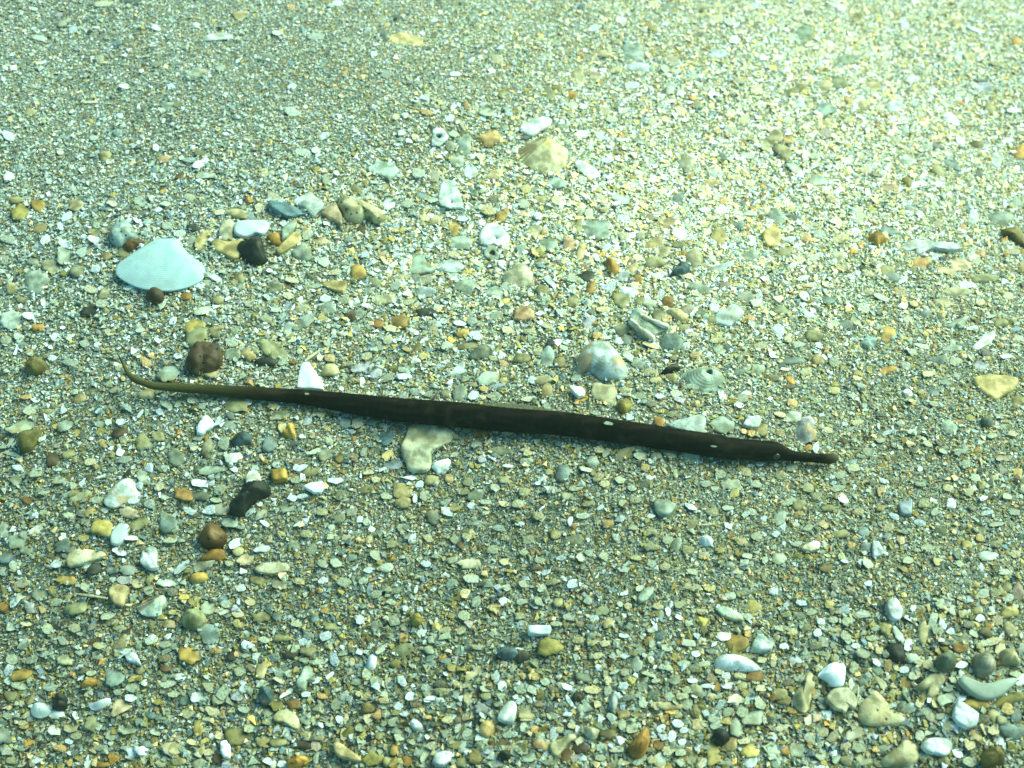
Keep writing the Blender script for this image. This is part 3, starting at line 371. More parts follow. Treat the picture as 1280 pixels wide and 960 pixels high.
(3,0): '455 100 182 12 -12 Cs;625 18 76 44 20 LD;840 32 112 46 15 WG;685 38 48 44 0 CAp;330 22 112 44 -5 YA;860 80 56 40 0 D;20 155 56 46 0 ABp;70 127 66 46 40 W;150 157 58 50 0 PWp;1050 292 116 96 0 HS;945 392 112 84 -10 AOp;845 240 66 42 0 CAp;1190 237 54 42 0 YOp;1230 345 48 42 0 Wp;605 325 94 84 0 C;760 317 74 46 20 HS;770 312 36 34 0 W;465 250 60 26 55 D;375 260 64 46 0 CG;245 265 68 56 0 G;310 320 60 40 -60 HS;110 490 124 56 10 AO;575 502 106 92 75 GSp;670 512 66 26 25 AY;255 557 86 38 0 HS;590 642 134 88 30 PCt;655 610 64 42 0 W;665 560 86 48 0 GS;290 692 84 46 0 Wp;470 742 104 84 30 GO;1130 872 86 48 -85 Wr;1185 802 116 86 10 ODp;990 762 78 54 85 YOp;995 602 84 58 25 W;1115 587 72 52 45 HG;1220 667 68 44 15 HG;1220 550 78 50 75 WL;755 695 64 38 0 Sp;900 507 54 42 0 W;930 620 64 50 0 S;350 887 40 24 -20 W;185 922 66 28 15 W;440 935 46 30 35 W;990 890 54 42 0 CW;1090 912 54 50 0 Bp;890 927 74 48 0 OC;860 870 104 78 0 PG;345 825 44 36 0 W;20 800 86 74 0 GSp;510 945 88 28 0 AB;810 932 74 54 0 GC;115 735 54 28 5 C;360 760 84 54 0 GO;830 460 64 38 0 B;1080 376 66 28 0 A;420 475 48 24 20 D;460 487 56 30 0 CG;240 385 66 38 0 G;1190 190 66 42 0 C;1120 180 60 26 30 H;690 330 60 14 -55 G;640 380 70 40 -10 W;600 375 60 30 0 W;130 240 60 30 0 C;60 250 60 50 0 H;120 340 90 60 30 H;60 420 70 50 0 G;160 420 70 40 0 GS;330 420 80 50 0 OG;400 380 60 40 0 GS;490 400 60 40 0 G;520 560 60 26 0 D;590 580 60 34 0 GH;100 550 80 40 0 G;60 600 80 50 0 O;120 750 50 30 0 AO;40 700 60 40 0 G;350 740 60 40 0 C;270 770 60 60 0 WG;380 800 60 40 0 GO;560 800 60 50 0 G;640 770 80 50 0 G;780 780 60 40 0 H;740 840 70 40 0 S;640 860 60 34 0 H;500 860 70 34 0 G;300 860 60 34 0 A;120 860 70 40 0 G;60 920 60 34 0 O;880 860 90 60 30 C;960 830 50 34 0 C;1040 880 60 40 0 C;1000 940 80 50 0 G;1100 800 60 34 0 C;1250 760 60 60 0 G;1060 680 70 50 0 CP;940 690 70 50 0 CO;1180 600 60 50 0 L;1100 620 80 50 0 G;840 540 90 36 15 H;870 590 60 40 0 G;1040 500 50 40 0 H;1200 480 60 50 0 G;1260 460 40 40 0 B;1160 400 50 60 0 D;1230 400 60 26 0 G;1050 160 90 60 0 G;1130 140 60 40 0 H;1200 60 60 40 0 W;1250 130 60 40 0 C;740 70 50 60 0 G;430 60 60 50 0 G;380 160 130 60 10 OG;280 130 60 40 0 G;200 90 80 60 0 G;110 40 90 40 0 C;540 200 80 40 20 GH;600 260 60 30 0 OG;500 350 70 40 0 GO;820 340 70 40 0 G;870 180 60 30 0 YO;700 460 60 60 0 OB;820 410 60 40 0 B',
(3,1): '335 22 54 32 18 W;568 65 58 32 85 W;800 65 46 20 80 W;1075 14 84 42 0 H;1125 38 54 28 -10 Dp;745 162 30 28 0 Wp;820 168 30 24 0 Wp;735 310 44 42 0 Ap;880 320 48 38 0 Sp;830 280 58 36 -20 W;245 328 68 38 10 Wr;260 300 66 42 0 GH;350 300 66 44 20 LW;265 375 104 46 0 OBp;175 395 78 40 0 Dp;30 202 96 56 0 O;70 155 46 30 0 D;295 210 54 46 0 S;735 372 106 66 0 GO;865 370 54 46 0 Gp;390 415 74 48 -75 W;190 640 70 44 0 ABp;405 640 74 50 30 Go;660 535 54 32 -75 C;595 545 72 34 -40 W;730 525 64 42 -60 W;770 600 54 40 50 W;1135 660 76 46 0 Lp;1115 810 66 54 40 W;1040 842 98 50 70 H;70 928 80 44 -10 W;130 940 46 34 20 W;440 790 66 40 85 Co;475 790 56 26 85 W;450 712 56 26 80 Co;320 785 54 40 80 HS;100 768 48 24 35 W;690 870 58 44 70 AY;765 920 66 50 20 A;590 915 104 66 0 O;870 802 76 32 -45 CO;40 820 84 54 40 OY;30 470 84 54 70 OC;110 482 62 46 -30 HS;1060 600 76 44 70 CY;925 620 50 24 -25 W;950 488 32 24 0 W;875 437 52 40 -20 HS;1100 480 130 36 30 C;1040 550 66 24 5 C;1010 720 36 30 0 B;860 705 34 24 0 A;1240 440 36 34 0 Pp;560 660 66 56 0 BO;1260 795 54 40 20 H;1200 940 66 38 0 H;1110 357 66 36 0 G;670 130 64 32 0 H;20 20 100 40 0 OY;120 40 80 60 0 PG;220 30 40 60 60 C;440 30 80 40 0 G;540 20 60 30 30 H;600 90 60 40 0 G;700 70 60 40 0 G;980 40 60 50 0 GH;1250 60 60 40 0 H;1240 130 60 40 0 W;1100 130 50 60 0 GH;1190 160 50 40 0 YC;1040 200 60 60 0 G;1030 270 60 34 45 CG;940 270 60 30 0 C;690 220 60 50 0 G;600 250 60 50 0 SG;520 220 50 50 0 Wo;380 250 80 40 0 O;200 240 60 34 0 CG;130 310 90 34 0 O;110 200 60 44 0 S;40 320 70 40 0 GH;90 410 60 40 0 S;320 430 80 30 5 H;480 430 44 30 80 Co;520 380 50 40 0 W;620 370 60 30 30 H;700 440 60 50 0 DO;560 490 60 60 0 GH;600 530 60 50 0 G;370 500 60 24 45 Wo;300 520 50 40 0 W;160 580 110 26 35 Wk;250 590 50 30 0 W;330 600 50 30 0 A;400 540 50 30 0 OY;500 530 60 34 0 G;550 640 50 60 0 G;640 590 50 34 0 G;710 650 50 40 0 W;740 690 50 30 0 W;640 620 50 34 0 OA;800 640 60 34 0 B;850 560 50 40 0 S;920 540 60 34 0 D;860 620 50 30 0 W;930 580 60 40 0 O;990 650 50 34 0 GH;960 720 60 40 0 C;900 740 70 26 0 D;820 670 50 30 0 A;690 730 60 50 0 G;720 800 60 50 0 GH;780 830 40 34 0 G;620 790 50 50 0 OY;560 710 60 50 50 C;520 760 50 40 0 G;580 870 50 34 0 C;660 930 50 60 0 O;530 820 60 40 0 GH;370 740 50 30 0 G;250 720 70 60 0 G;60 680 70 60 0 G;110 830 80 50 0 O;150 820 50 34 0 S;240 840 90 50 0 BD;300 910 60 30 80 H;300 850 50 60 0 P;420 720 60 40 -40 W;830 880 90 50 0 GH;880 850 60 40 0 PG;990 820 50 50 0 G;1010 760 60 34 80 H;950 790 60 40 0 G;1060 790 60 60 0 H;1230 550 50 60 0 W;1200 500 40 60 0 W;1150 560 60 40 0 G;1210 590 60 40 0 G;1150 600 60 40 0 O;1240 830 60 50 0 B;1160 870 60 50 0 L;1100 910 80 60 0 BO;1030 930 60 50 0 O;830 940 60 40 0 G;1210 640 50 30 0 G;520 590 50 26 0 C;440 600 60 34 30 S;30 540 70 40 30 H;60 730 70 30 0 O',
(3,2): '190 352 116 92 0 O;40 370 66 24 0 W;45 402 86 56 0 Dp;345 243 46 26 0 Bp;410 210 64 34 -15 W;485 227 80 54 50 CYc;620 440 92 62 -80 HG;435 458 40 26 -30 W;510 480 56 24 10 H;465 338 46 30 10 Cp;165 530 56 46 0 H;275 557 54 32 -10 W;360 502 82 62 0 DGp;285 622 76 26 -60 W;705 595 54 44 0 DG;650 537 96 28 38 H;720 525 54 28 10 H;835 205 46 34 0 W;1210 152 78 58 0 YOc;1165 82 88 44 0 G;840 140 64 54 0 GO;1120 332 112 84 -10 OA;1060 297 76 54 10 PW;1180 290 44 36 0 A;1215 502 104 54 5 AB;995 512 50 40 0 Bp;905 522 64 24 5 W;975 550 54 28 0 W;1080 550 66 38 0 LW;1130 612 114 54 15 CW;960 672 76 34 -60 W;925 672 62 44 -80 OB;830 740 66 38 -20 W;745 762 50 40 40 W;800 800 62 40 80 W;740 832 88 58 60 AB;715 820 48 8 5 Cs;480 790 86 54 0 DO;520 866 76 44 0 CW;740 920 78 66 80 H;630 932 64 38 0 H;1120 762 86 76 -60 Gc;1165 820 84 44 20 C;1190 872 92 76 0 Yp;1090 840 74 66 0 OA;1010 890 122 80 -80 OYc;1200 930 78 50 50 W;935 858 46 38 0 LW;790 650 134 42 0 OC;750 700 72 24 -75 YO;210 790 76 44 70 LW;140 840 76 52 0 AP;20 870 64 48 60 H;4 690 64 30 -85 W;355 910 44 30 0 W;175 890 38 30 0 W;270 900 74 50 75 B;340 860 86 54 0 BD;905 900 64 58 0 O;500 942 64 38 0 CO;80 690 84 58 0 CO;650 630 52 38 75 H;480 570 54 38 75 H;1200 702 104 86 0 GH;880 335 84 38 0 H;290 205 66 44 0 H;440 175 86 42 0 GO;1010 710 66 58 0 HS;1045 636 34 30 0 Wp;880 570 66 38 0 GO;560 300 56 26 -5 W;700 340 44 30 70 HS;700 270 54 24 20 H;1055 200 50 60 0 G;1180 200 60 34 0 H;1090 100 60 34 0 H;990 60 60 40 0 YO;920 60 60 40 0 C;870 50 60 40 0 C;730 150 60 34 0 C;640 60 50 30 30 H;560 90 50 24 20 W;580 150 40 34 0 C;540 140 40 34 0 H;380 120 44 50 70 H;300 40 60 40 0 W;200 30 60 34 0 O;150 60 50 40 70 H;60 40 60 40 0 G;110 150 50 24 -30 H;50 130 60 34 0 H;40 200 60 40 0 OD;220 240 60 30 0 G;230 130 50 50 0 O;330 320 60 34 0 OA;400 330 50 40 0 O;430 400 60 34 0 C;510 400 60 34 0 H;560 400 60 40 0 W;640 370 60 34 0 G;740 300 60 40 0 S;780 360 60 34 0 G;860 440 60 40 0 H;910 460 60 40 0 GO;960 440 60 34 0 G;920 390 50 34 0 W;780 460 60 34 0 G;800 520 90 60 0 G;680 490 80 30 -10 G;560 480 50 40 0 G;560 550 50 40 0 W;480 520 40 40 0 C;400 570 80 40 0 CY;370 660 90 50 0 H;430 640 40 50 0 C;280 690 60 30 0 W;200 700 60 40 0 G;140 640 50 34 0 B;40 620 50 40 50 W;40 560 60 60 0 GH;100 570 60 60 0 H;210 570 50 34 0 B;110 500 60 40 0 AO;120 770 60 34 0 A;60 760 50 60 0 H;70 720 60 10 0 Cs;80 900 80 60 0 G;190 930 60 34 0 GO;170 850 60 50 0 AC;240 770 40 34 0 OA;300 750 50 34 0 OA;550 740 40 60 0 G;560 690 60 50 0 OA;600 760 60 60 0 G;580 860 60 40 40 G;560 930 60 40 0 C;450 860 60 40 0 H;440 910 60 34 0 G;690 870 50 26 0 BD;700 920 50 40 0 O;780 870 60 60 0 CG;850 830 44 34 0 W;840 880 60 40 0 G;850 930 60 50 0 G;900 780 50 40 0 G;860 770 50 34 0 W;820 690 60 40 0 O;870 640 60 60 0 G;850 600 60 34 0 OG;790 600 50 50 0 H;760 640 60 60 0 HG;660 640 40 40 0 H;720 650 50 40 0 OB;920 570 60 60 0 OG;1000 600 60 30 0 C;1060 640 50 30 0 H;1080 680 60 50 0 G;1150 680 60 60 0 G;1020 740 60 60 0 HS;970 740 60 34 0 G;1070 500 50 34 0 W;1040 480 60 34 0 C;1140 500 60 30 0 OC;1150 550 50 40 0 O;1190 600 40 40 0 W;1240 640 60 50 0 G;1240 560 60 34 0 C;1180 400 80 20 0 O;1250 420 60 34 0 CO;950 180 60 30 0 C;780 180 30 50 0 W;1010 340 50 24 35 W',  # brown-black oval beside the beige wing flake stands for a shaded gap
(3,3): '705 210 64 34 -15 W;500 38 40 32 0 W;1010 115 54 30 -60 W;30 75 44 40 0 Wp;265 228 42 34 -20 Wp;248 285 42 38 0 Wp;275 325 50 40 0 HS;305 142 46 40 0 YOp;385 170 66 44 0 W;160 135 64 28 -20 W;700 345 58 40 80 Wr;655 300 104 44 -52 WH;720 407 68 56 0 GHp;640 375 104 92 80 Dp;775 282 104 56 85 OC;820 240 112 48 82 HG;875 240 56 46 80 W;910 275 46 40 0 W;555 510 134 42 -58 GC;475 385 94 64 0 GD;1070 552 112 38 85 Cs;1045 640 126 56 -5 AO;970 442 84 44 40 W;960 360 76 54 0 BA;1120 327 96 38 10 C;1210 270 86 64 -60 OCp;1270 295 44 30 80 W;1145 220 56 46 0 PC;1005 245 66 36 0 Dp;970 310 96 60 0 G;1250 80 104 76 80 PB;685 537 58 48 0 AYp;600 665 66 42 0 CYp;700 660 94 56 0 GW;1220 780 116 70 -15 SG;1040 800 88 50 -38 CA;600 850 84 70 20 L;540 865 44 34 0 A;325 882 44 40 0 Wp;150 870 86 64 0 G;220 722 86 56 0 CL;330 800 84 46 35 CP;90 870 62 48 0 A;430 790 104 56 25 CH;900 612 104 58 15 HG;1205 620 152 56 20 O;1200 670 70 54 -40 YA;1240 490 84 38 0 G;420 550 72 40 -65 WC;450 560 100 10 90 Cs;10 370 52 40 80 S;140 420 86 48 0 LW;25 430 52 30 80 C;430 460 64 46 80 G;80 620 66 54 0 OA;20 900 44 40 0 H;1160 480 64 38 0 H;920 175 66 38 -60 H;860 140 60 50 0 G;760 170 60 40 0 OB;1060 350 50 30 0 O;1075 90 60 50 0 H;1190 60 60 50 0 O;1200 110 60 50 0 H;1140 80 60 40 0 O;1080 130 40 30 0 A;1060 210 50 40 0 W;1090 280 60 50 0 DO;980 190 60 40 0 O;1040 410 80 30 0 D;890 330 50 30 0 D;850 270 60 60 0 G;590 260 60 70 0 OY;540 260 60 40 0 G;470 190 80 40 0 H;400 230 60 50 0 G;330 220 60 34 0 G;210 180 60 40 0 G;150 200 60 34 0 G;90 190 50 34 0 O;60 260 60 34 0 G;120 280 60 34 0 OY;190 260 50 40 0 O;330 270 50 34 0 G;390 300 60 50 0 G;440 350 50 30 0 W;520 310 60 34 0 G;560 370 50 40 0 CA;540 430 60 34 -50 W;600 450 40 60 0 BA;640 460 34 34 0 Y;680 470 50 34 0 W;740 470 50 40 0 H;760 420 50 40 0 G;800 440 60 50 0 C;730 500 60 40 0 GH;860 520 70 60 0 G;500 600 60 50 0 G;530 650 70 50 0 GC;330 530 60 40 0 C;410 490 60 70 0 GP;470 520 60 60 0 DG;220 520 60 50 0 G;160 510 70 40 0 G;130 420 60 50 0 G;190 400 60 40 0 G;280 390 60 34 0 CG;240 350 60 34 0 O;80 350 50 30 0 W;100 530 50 40 0 BD;60 590 80 60 0 O;120 670 60 40 0 A;155 685 34 30 0 A;270 640 60 60 0 G;240 590 50 50 0 G;210 810 60 50 0 H;270 780 60 50 0 C;70 760 70 40 0 C;30 800 50 50 0 L;260 900 60 50 0 G;390 850 60 50 0 CP;450 860 70 50 0 G;480 920 80 60 0 GO;390 920 60 50 0 O;560 940 60 40 0 O;760 800 50 60 0 H;780 900 60 50 0 G;880 920 60 50 0 O;950 890 60 50 0 W;1010 930 70 50 0 G;1010 850 60 50 0 C;1080 720 60 40 0 BD;1130 700 60 60 0 O;1170 720 60 50 0 OD;1240 700 60 70 0 S;1260 760 50 40 0 S;1130 770 60 50 0 C;900 750 60 50 0 C;860 700 50 40 0 H;790 680 60 50 0 H;840 640 50 50 0 CA;760 640 50 50 0 C;900 560 50 40 0 H;930 520 60 40 0 G;990 520 60 50 0 H;1150 650 60 50 0 C;1240 600 60 40 0 C;1260 530 50 40 0 W;1230 300 60 40 0 H;1160 370 60 60 0 C;1270 370 40 60 0 S;1030 290 60 50 0 GH;1050 170 50 50 0 O',
}

# ------------------------------------------------------------------ setting
def build_bed():
    # fine grid under the picture, coarse apron far beyond it
    gx = np.concatenate([-np.geomspace(.22, 14, 22)[::-1], np.linspace(-.215, .215, 130), np.geomspace(.22, 14, 22)])
    gy = np.concatenate([-np.geomspace(.05, 14, 20)[::-1] , np.linspace(-.0, .42, 120), .42 + np.geomspace(.01, 14, 22)])
    X, Y = np.meshgrid(gx, gy)
    Z = ground_z(X, Y) - .00022
    nx, ny = len(gx), len(gy)
    f = [(j * nx + i, j * nx + i + 1, (j + 1) * nx + i + 1, (j + 1) * nx + i) for j in range(ny - 1) for i in range(nx - 1)]
    o = link('sand_bed', np.stack([X.ravel(), Y.ravel(), Z.ravel()], -1), f, bed_mat())
    tag(o, kind='structure')
build_bed()

hz = np.array([[-3, -3, -1.0], [3, -3, -1.0], [3, 3, -1.0], [-3, 3, -1.0], [-3, -3, .23], [3, -3, .23], [3, 3, .23], [-3, 3, .23]], float)

# ------------------------------------------------------------------ the named shells and stones (outlines read off the photograph)
cover = []            # outlines that loose grains must not bury
marks = []            # (x, y, short name) used when describing neighbours
def tile(c, pts, k=4.0):
    return [(c[0] + x / k, c[1] + y / k) for x, y in pts]
def named(name, cat, label, short, outline, thick, code, sty='chip', mstyle='shell', n=40, smooth=True, **kw):
    O = smooth_outline(outline, n) if smooth else resample(outline, n)
    if sty == 'stone' and cat == 'shell fragment': thick *= .6
    if sty != 'valve' and name != 'clam_shell': kw['lift'] = kw.get('lift', 0) - thick * .22
    o = solid(name, O, thick, piece_mat(code, mstyle), sty, seed=len(marks) * 7 + 3, **kw)
    tag(o, label, cat)
    cover.append(O)
    marks.append((O[:, 0].mean(), O[:, 1].mean(), short))
    return o
F = 'shell_fragment'; P_ = 'pebble'
Z = lambda pts, x0, y0: [(x0 + x / 8, y0 + y / 8) for x, y in pts]

clam = named('clam_shell', 'shell', 'large smooth white clam shell lying domed side up, by far the biggest shell', 'big white clam shell',
    [(120 + x / 8, 270 + y / 8 + 1.5) for x, y in [(190,525),(210,460),(300,390),(400,320),(500,260),(590,214),(680,200),(775,200),(828,220),(850,265),(900,325),(980,400),(1050,450),(1085,500),(1085,560),(1050,618),(950,672),(850,704),(740,722),(620,722),(500,710),(400,685),(300,640),(230,595),(195,560)]],
    .0019, 'Q', 'clam', 'clam', n=72, apex=(212, 316), rings=[0, .08, .16, .25, .34, .43, .52, .61, .7, .78, .86, .93, .98, 1.0], tilt=.0, rough=.12, lift=.0004)
named('cockle_shell', 'shell', 'round yellowish cockle shell with fine brown ribs and a yellow centre', 'yellow ribbed cockle shell',
    [(630 + x / 11.64, 150 + y / 11.64) for x, y in [(200,470),(240,400),(310,350),(380,300),(500,270),(620,250),(740,260),(800,310),(860,350),(930,390),(930,470),(910,540),(900,620),(830,690),(740,745),(640,765),(540,765),(420,740),(330,680),(250,600),(210,540)]],
    .0024, 'CCHHY', 'clam', 'cockle', n=68, apex=(684, 181), rings=[0, .1, .2, .35, .5, .65, .8, .9, .97, 1.0], tilt=.05, rough=.2, ribs=0, lift=.0010)
named('limpet_shell', 'shell', 'domed white and brown worn shell with blotchy orange patches', 'blotched domed shell',
    tile((640,240), [(320,885),(322,835),(345,790),(380,758),(430,746),(480,757),(515,792),(548,832),(572,870),(580,915),(545,945),(500,952),(450,938),(405,912),(375,893),(345,900)]),
    .0042, 'WH', 'stone', 'limpet', n=48, apex=(749, 446), tilt=.1, rough=.4, rings=[0,.15,.3,.45,.6,.75,.88,.96,1.0])
named('keyhole_shell', 'shell', 'flat oval pale shell with a dark hole through its raised top', 'oval shell with a hole',
    tile((640,240), [(855,905),(890,885),(960,872),(1020,885),(1060,912),(1072,945),(1050,980),(1010,1002),(950,1015),(915,1000),(905,985),(870,960)]),
    .0018, 'HG', 'valve', 'layered', n=44, hole=(886, 468.5, 3.6), apex=(886, 468.5), tilt=.05)
named('oyster_fragment', 'shell fragment', 'ridged grey and white oyster piece with raised parallel folds', 'ridged oyster piece',
    tile((640,240), [(578,660),(595,615),(620,605),(665,625),(700,650),(760,665),(800,680),(770,705),(735,712),(700,745),(655,740),(620,715),(600,690)]),
    .0020, 'HG', 'chip', 'layered', n=44, tilt=.08, rough=2.2)
# the folds of the oyster piece
def fold(parent, pts, wd, th, code):
    P0 = np.array(pts, float); up = []; dn = []
    for i, p in enumerate(P0):
        d = P0[min(i + 1, len(P0) - 1)] - P0[max(i - 1, 0)]; nn = np.array([-d[1], d[0]]) / (np.hypot(*d) + 1e-6) * wd
        up.append(p + nn); dn.append(p - nn)
    o = solid('fold', np.array(up + dn[::-1]), th, piece_mat(code, 'shell'), 'chip', lift=.0011, seed=3, parent=parent, tilt=0)
    return o
oy = bpy.data.objects['oyster_fragment']
fold(oy, [(787, 401), (796, 410), (806, 418), (818, 424)], 1.7, .0016, 'WC')
fold(oy, [(797, 394), (809, 401), (823, 406), (836, 410)], 1.7, .0016, 'WC')
named('worn_shell', 'shell', 'large translucent cream shell piece directly below the fish, worn and cloudy', 'cloudy cream shell below the fish',
    Z([(170,330),(215,200),(250,110),(330,85),(480,95),(560,110),(700,170),(700,230),(620,310),(540,340),(475,390),(478,470),(435,562),(260,552),(215,470)], 480, 520),
    .0014, 'HCG', 'chip', 'shell', n=44, apex=(518, 562), tilt=.06, rough=2)
named(F, 'shell fragment', 'bright white round shell piece with one small hole near its lower edge', 'round white holed shell piece',
    Z([(305,545),(318,490),(360,425),(410,398),(465,395),(520,420),(560,465),(615,520),(618,560),(590,615),(560,640),(500,635),(455,610),(400,628),(345,615),(310,590)], 560, 230),
    .0010, 'W', 'chip', 'shell', n=44, hole=(621, 300.5, 1.4), apex=(621, 300.5), rough=.25)
named(F, 'shell fragment', 'pale squarish shell flake with three dark pits above the round white piece', 'pale pitted flake',
    Z([(-90,70),(-60,-10),(20,-30),(85,-20),(110,60),(140,160),(145,235),(60,245),(-20,240),(-95,200)], 560, 230),
    .0008, 'WH', 'chip', 'shell', n=36, hole=(564.5, 255, 1.4), apex=(564.5, 255), rough=.25)
named(F, 'shell fragment', 'bright white triangular flake standing up against the tail end of the fish', 'white triangular flake behind the tail',
    [(371,486),(372,474),(376,458),(381,453),(387,455),(395,466),(405,481),(405,488)], .0010, 'W', 'chip', 'clam', n=30, smooth=False)
named(F, 'shell fragment', 'white oblong flake with a bite out of its lower edge, above the dark jagged stone', 'white bitten flake',
    Z([(418,480),(430,400),(480,378),(600,372),(720,376),(768,395),(775,430),(745,485),(700,518),(640,508),(580,530),(520,542),(450,515)], 240, 230),
    .0012, 'W', 'chip', 'clam', n=40, lift=.0006)
named(F, 'shell fragment', 'thin pale rectangular strip standing beside the white bitten flake', 'pale upright strip',
    Z([(285,400),(300,372),(415,368),(418,430),(410,560),(350,580),(275,560),(270,480)], 240, 230), .0010, 'HC', 'chip', 'shell', n=28, smooth=False)
named(F, 'shell fragment', 'curved olive crescent of shell under the pale upright strip', 'olive crescent',
    Z([(195,570),(260,560),(350,590),(450,570),(520,560),(470,640),(490,700),(450,755),(380,745),(290,700),(210,650)], 240, 230), .0012, 'CO', 'chip', 'shell', n=32)
named('stone', 'stone', 'jagged almost black stone beside the white bitten flake', 'jagged black stone',
    Z([(440,665),(480,610),(560,560),(620,510),(690,520),(715,590),(730,680),(760,760),(720,800),(600,800),(520,790),(490,720)], 240, 230), .0034, 'D', 'stone', 'stone', n=24, smooth=False, tilt=.15, rough=3)
named('pebble', 'pebble', 'small bright orange pebble resting against the white bitten flake', 'small orange pebble',
    Z([(750,560),(760,520),(810,495),(870,492),(898,540),(890,590),(850,608),(790,600)], 240, 230), .0018, 'A', 'stone', 'stone', n=28)
named(F, 'shell fragment', 'dark slate layered flake with wavy edges near the pitted grey stone', 'dark layered flake',
    Z([(760,200),(830,180),(920,190),(1000,215),(1080,250),(1160,290),(1090,310),(1000,350),(920,345),(850,310),(790,270)], 240, 230), .0012, 'S', 'chip', 'layered', n=34, tilt=.1, rough=3)
named(F, 'shell fragment', 'irregular white flake wedged between the dark layered flake and the pitted stone', 'white wedge flake',
    Z([(1000,175),(1100,120),(1190,90),(1240,140),(1300,180),(1325,240),(1260,290),(1215,338),(1165,290),(1100,230)], 240, 230), .0010, 'WH', 'chip', 'shell', n=32, lift=.0005)
named(F, 'shell fragment', 'grey green angular flake crossing above a tan flake near the small orange pebble', 'grey angular flake',
    Z([(905,560),(900,490),(915,430),(980,380),(1045,352),(1052,400),(1010,470),(950,535)], 240, 230), .0009, 'GH', 'chip', 'shell', n=26, smooth=False, lift=.0008)
named(F, 'shell fragment', 'long tan leaf-shaped flake under the grey angular flake', 'tan leaf-shaped flake',
    Z([(835,690),(890,620),(960,540),(1010,490),(1080,480),(1095,560),(1040,610),(960,675),(890,712)], 240, 230), .0010, 'OC', 'chip', 'shell', n=28)
ps = named('pitted_stone', 'stone', 'large grey stone full of small round borings, two of them deep and black', 'pitted grey stone',
    [(400 + x / 8, 230 + y / 8) for x, y in [(165,150),(260,140),(400,150),(500,190),(570,240),(640,280),(650,330),(600,375),(540,370),(480,330),(420,370),(340,385),(260,370),(220,300),(180,240)]], .0042, 'GC', 'stone', 'pitted', n=48, tilt=.1, rough=1.2, rings=[0,.2,.4,.6,.8,.93,1.0])
for hx, hy, hr in ((433.5, 262.5, 2.0), (456, 262, 2.4), (427, 253, 1.2), (448.5, 255, 1.1), (439, 267.5, 1.0)):
    a = np.linspace(0, 2 * math.pi, 12, endpoint=False)
    c = at(hx, hy)
    r_ = hr * mmpx(hx, hy)
    # a small dark cup set into the stone, built where the ray meets its top
    me_o = bpy.data.objects['pitted_stone']
    bpy.context.view_layer.update()
    dx, dy, dz = ray(hx, hy); org = Vector((0, 0, HCAM)); dv = Vector((float(dx), float(dy), float(dz))).normalized()
    inv = me_o.matrix_world.inverted()
    ok, loc, nor, _i = me_o.ray_cast(inv @ org, (inv.to_3x3() @ dv).normalized())
    if ok:
        q = nor.to_track_quat('Z', 'Y').to_matrix()
        vv = []
        for rr, dd in ((1.25, .00003), (1.0, .00012), (.85, .00005), (.5, -.0002)):
            for t in a: vv.append(tuple(loc + q @ Vector((math.cos(t) * r_ * rr, math.sin(t) * r_ * rr, dd))))
        ff = [(k * 12 + i, k * 12 + (i + 1) % 12, (k + 1) * 12 + (i + 1) % 12, (k + 1) * 12 + i) for k in range(3) for i in range(12)] + [tuple(36 + i for i in range(12))]
        me = bpy.data.meshes.new('boring'); me.from_pydata(vv, [], ff); me.materials.append(piece_mat('D', 'stone'))
        b_ = bpy.data.objects.new('boring', me); COL.objects.link(b_); b_.parent = me_o
named(F, 'shell fragment', 'pale pinkish triangular flake touching the pitted grey stone', 'pinkish triangular flake',
    [(400 + x / 8, 230 + y / 8) for x, y in [(5,300),(60,250),(160,190),(185,250),(225,330),(225,430),(190,410),(140,375),(60,340)]], .0014, 'CP', 'chip', 'shell', n=26, smooth=False, lift=.0005)
named('stone', 'stone', 'dark brown rounded stone just above the tail of the fish', 'dark brown stone above the tail',
    tile((0,240), [(925,865),(950,815),(990,775),(1040,752),(1090,765),(1115,805),(1112,850),(1075,885),(1020,905),(965,905)]), .0036, 'BD', 'stone', 'pitted', n=36, tilt=.12, rough=1.8)
named('pebble', 'pebble', 'round olive green pebble far out beyond the tip of the tail', 'olive pebble beyond the tail',
    tile((0,240), [(122,880),(135,850),(175,832),(220,845),(235,870),(215,900),(175,912),(140,905)]), .0030, 'OD', 'stone', 'stone', n=28)
named('stone', 'stone', 'bluish grey porous stone touching the upper edge of the big clam shell', 'porous bluish stone',
    tile((0,240), [(545,205),(560,165),(610,150),(655,155),(680,195),(690,235),(650,255),(610,275),(570,265),(548,240)]), .0034, 'SH', 'stone', 'pitted', n=34, rough=1.5)
named('stone', 'stone', 'flat dark brown stone tucked under the upper rim of the big clam shell', 'brown stone under the clam rim',
    tile((0,240), [(610,270),(650,245),(710,240),(720,255),(680,280),(655,300),(625,290)]), .0022, 'B', 'stone', 'stone', n=24)
named('pebble', 'pebble', 'dark brown pebble peeping out below the lower rim of the big clam shell', 'dark pebble below the clam rim',
    tile((0,240), [(735,505),(760,488),(810,485),(825,520),(815,550),(770,558),(740,545)]), .0028, 'BD', 'stone', 'stone', n=26)
named(F, 'shell fragment', 'tapered olive flake shaped like an axe blade', 'olive axe-shaped flake',
    tile((320,240), [(308,462),(380,445),(455,448),(457,480),(440,512),(400,500),(340,480)]), .0009, 'OC', 'chip', 'shell', n=26, smooth=False)
named(F, 'shell fragment', 'large pale green angular flake with a pointed end', 'pale pointed flake',
    tile((320,240), [(758,395),(770,350),(800,318),(835,320),(860,360),(905,390),(870,410),(800,418),(765,412)]), .0010, 'HG', 'chip', 'shell', n=28, smooth=False)
